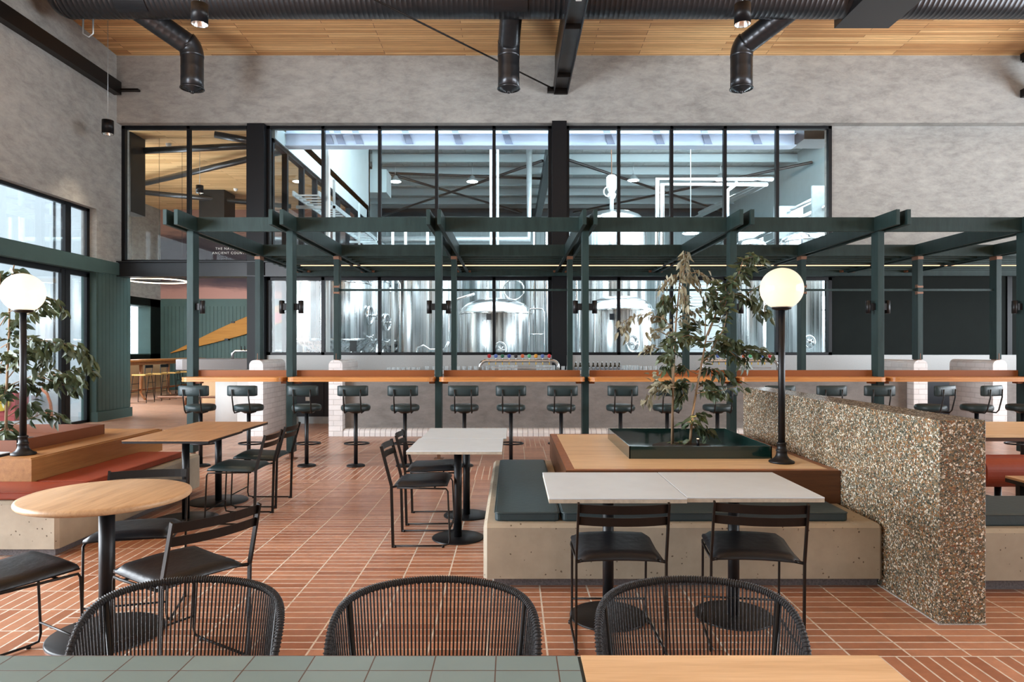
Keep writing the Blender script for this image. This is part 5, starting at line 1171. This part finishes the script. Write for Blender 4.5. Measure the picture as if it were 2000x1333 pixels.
pipe('pipe hoop at the kettle behind the beer bottles', [(1.55, 18.6, 0), (1.55, 18.6, 4.9), (1.75, 18.6, 5.0), (1.75, 18.6, 0)], .04)
pipe('pipe arch rising over the fermenter row', [(-3.3, 17.6, 3.2), (-3.0, 17.6, 3.25), (-2.9, 17.6, 3.1), (-2.9, 17.6, 0)], .035)
pipe('handrail loop standing before the first kettle', [(.42, 16.5, 0), (.42, 16.6, 2.35), (.46, 16.6, 2.4), (.72, 16.6, 2.4), (.78, 16.6, 2.33), (.78, 16.5, 0)], .02)
pipe('rung of the handrail by the first kettle', [(.42, 16.6, 1.78), (.78, 16.6, 1.78)], .018)
pipe('handrail loop standing before the second kettle', [(1.65, 16.5, 0), (1.65, 16.6, 2.4), (2.0, 16.6, 2.4), (2.0, 16.5, 0)], .02)
pipe('low hose bends at the foot of the tall cylinder', [(-2.3, 16.2, 0), (-2.25, 16.2, 1.45), (-2.1, 16.2, 1.5), (-1.95, 16.2, 1.4), (-1.6, 16.2, 1.4), (-1.5, 16.2, 1.6)], .035)
pipe('short valve cluster beside the first kettle', [(-1.5, 16.4, 0), (-1.5, 16.4, 2.5), (-1.35, 16.4, 2.6), (-.9, 16.4, 2.75)], .035)
pipe('round hose coil loop over the first kettle', [(.05 + .27 * math.cos(R(a)), 18.2, 3.0 + .27 * math.sin(R(a))) for a in range(0, 361, 20)], .022)
for k, (x, z) in enumerate(((-3.25, 3.62), (-2.9, 3.8), (-2.3, 3.7), (-1.7, 3.8))): pipe('upright pipe above the fermenters seen between pergola beams, number %s' % ['one', 'two', 'three', 'four'][k], [(x, 18.6, 0), (x, 18.6, 5.0)], .04, 'white_plastic')
pipe('long foil wrapped pipe seen between the pergola beams', [(-4.8, 23.9, 5.25), (.6, 23.9, 5.25), (.6, 23.9, 8.99)], .12, 'galv')
# cable tray and walkway
t = thing('cable_tray', 'pale ladder cable tray climbing along the annex partition', 'cable tray', (-4.4, 18, 4.7))
for x in (-4.75, -4.2): B(x - .015, x + .015, 14.8, 23.5, 4.75, 4.86).build('side_rail', 'galv', t, True)
for k in range(30): B(-4.75, -4.2, 14.9 + k * .29, 14.94 + k * .29, 4.77, 4.80).build('rung', 'galv', t, True)
for y in (15.8, 18.4, 21): B(-5.0, -4.1, y, y + .05, 4.68, 4.75).box(-4.15, -4.1, y, y + .05, 3.9, 5.35).build('support', 'galv', t, True)
t = thing('pipe_bridge', 'bright bundle of pipes sloping away beside the end vessel', 'pipe rack', (7.6, 18, 5))
for x, z in ((7.75, 5.25), (7.9, 5.0), (7.6, 4.85), (7.85, 4.65)): MB().tube([(x, 15.8, z), (x - .1, 26, z)], .06, 10).build('pipe', 'steel_pipe', t, True)
for y in (16.6, 19, 22): B(7.3, 8.1, y, y + .06, 4.5, 5.4).build('support', 'galv', t, True)
for x, y, z, lb in ((-4.7, 27.5, 8.15, 'nearest the annex partition'), (-1.6, 27.5, 8.15, 'before the rafter'), (4.85, 27.3, 8.15, 'just past the tallest vessel'), (8.25, 27.0, 8.1, 'above the long pipe runs'), (5.1, 19.5, 4.72, 'low one glowing between the pergola beams')):
    t = thing('high_bay_lamp', 'bright round high bay lamp ' + lb, 'light', (x, y, z), 0, 'high bay lamps of the brewhouse')
    MB().lathe([(.24, z), (.245, z + .03), (.14, z + .12), (.10, z + .22), (.03, z + .26)], (x, y, 0), 28).build('shade', 'galv', t, True)
    MB().lathe([(.001, z - .012), (.20, z - .008), (.22, z)], (x, y, 0), 28, cap=False).build('lens', 'highbay', t, True, fix=False)
    MB().tube([(x, y, z + .25), (x, y, 9.0)], .012, 6).build('cable', 'galv', t, True)
tag(B(-5.5, -4.6, 25, 26, 7.15, 8.0).box(-5.2, -4.9, 25.4, 25.6, 8.0, 8.99).build('air_handler', 'purlin'), 'pale boxed duct hanging in the corner of the brewhouse', 'duct')
t = thing('control_panel', 'white control cabinet beside the first kettle', 'cabinet', (1.2, 19, 2.4))
B(1.08, 1.20, 19.0, 19.1, 0, 1.95).build('stand', 'galv', t, True); B(.98, 1.32, 18.9, 19.2, 1.95, 2.95).build('body', 'white_plastic', t, True); B(1.05, 1.15, 18.89, 18.9, 2.6, 2.85).build('screen', 'galv', t, True)
t = thing('roller_door', 'pale ribbed roller door seen behind the planter tree', 'door', (5.5, 22, 0)); m = MB()
for k in range(26): m.box(4.9, 6.9, 22.0, 22.03 + .02 * (k % 2), 1.0 + k * .1, 1.09 + k * .1)
m.build('curtain', 'roller', t, True); B(4.8, 4.9, 21.95, 22.1, 0, 3.7).box(6.9, 7.0, 21.95, 22.1, 0, 3.7).box(4.8, 7, 21.95, 22.1, 3.6, 3.8).build('track', 'galv', t, True)
tag(B(-3.78, -3.62, 15.9, 15.93, 1.36, 1.62).box(-3.71, -3.69, 15.91, 15.93, 0, 1.4).build('hanging_tag', 'black'), 'black writing tag hanging low before the fermenter row', 'sign')
for i, x in ((0, -.36), (1, 2.42)):
    tag(B(x - .06 - .2 * (i == 0), x + .06 - .2 * (i == 0), 16.52, 16.54, 2.13, 2.28).build('tank_label', 'dark_unit'), 'small dark square label on the ' + ('kettle behind the first tap tower' if i == 0 else 'kettle behind the beer bottles'), 'sign')
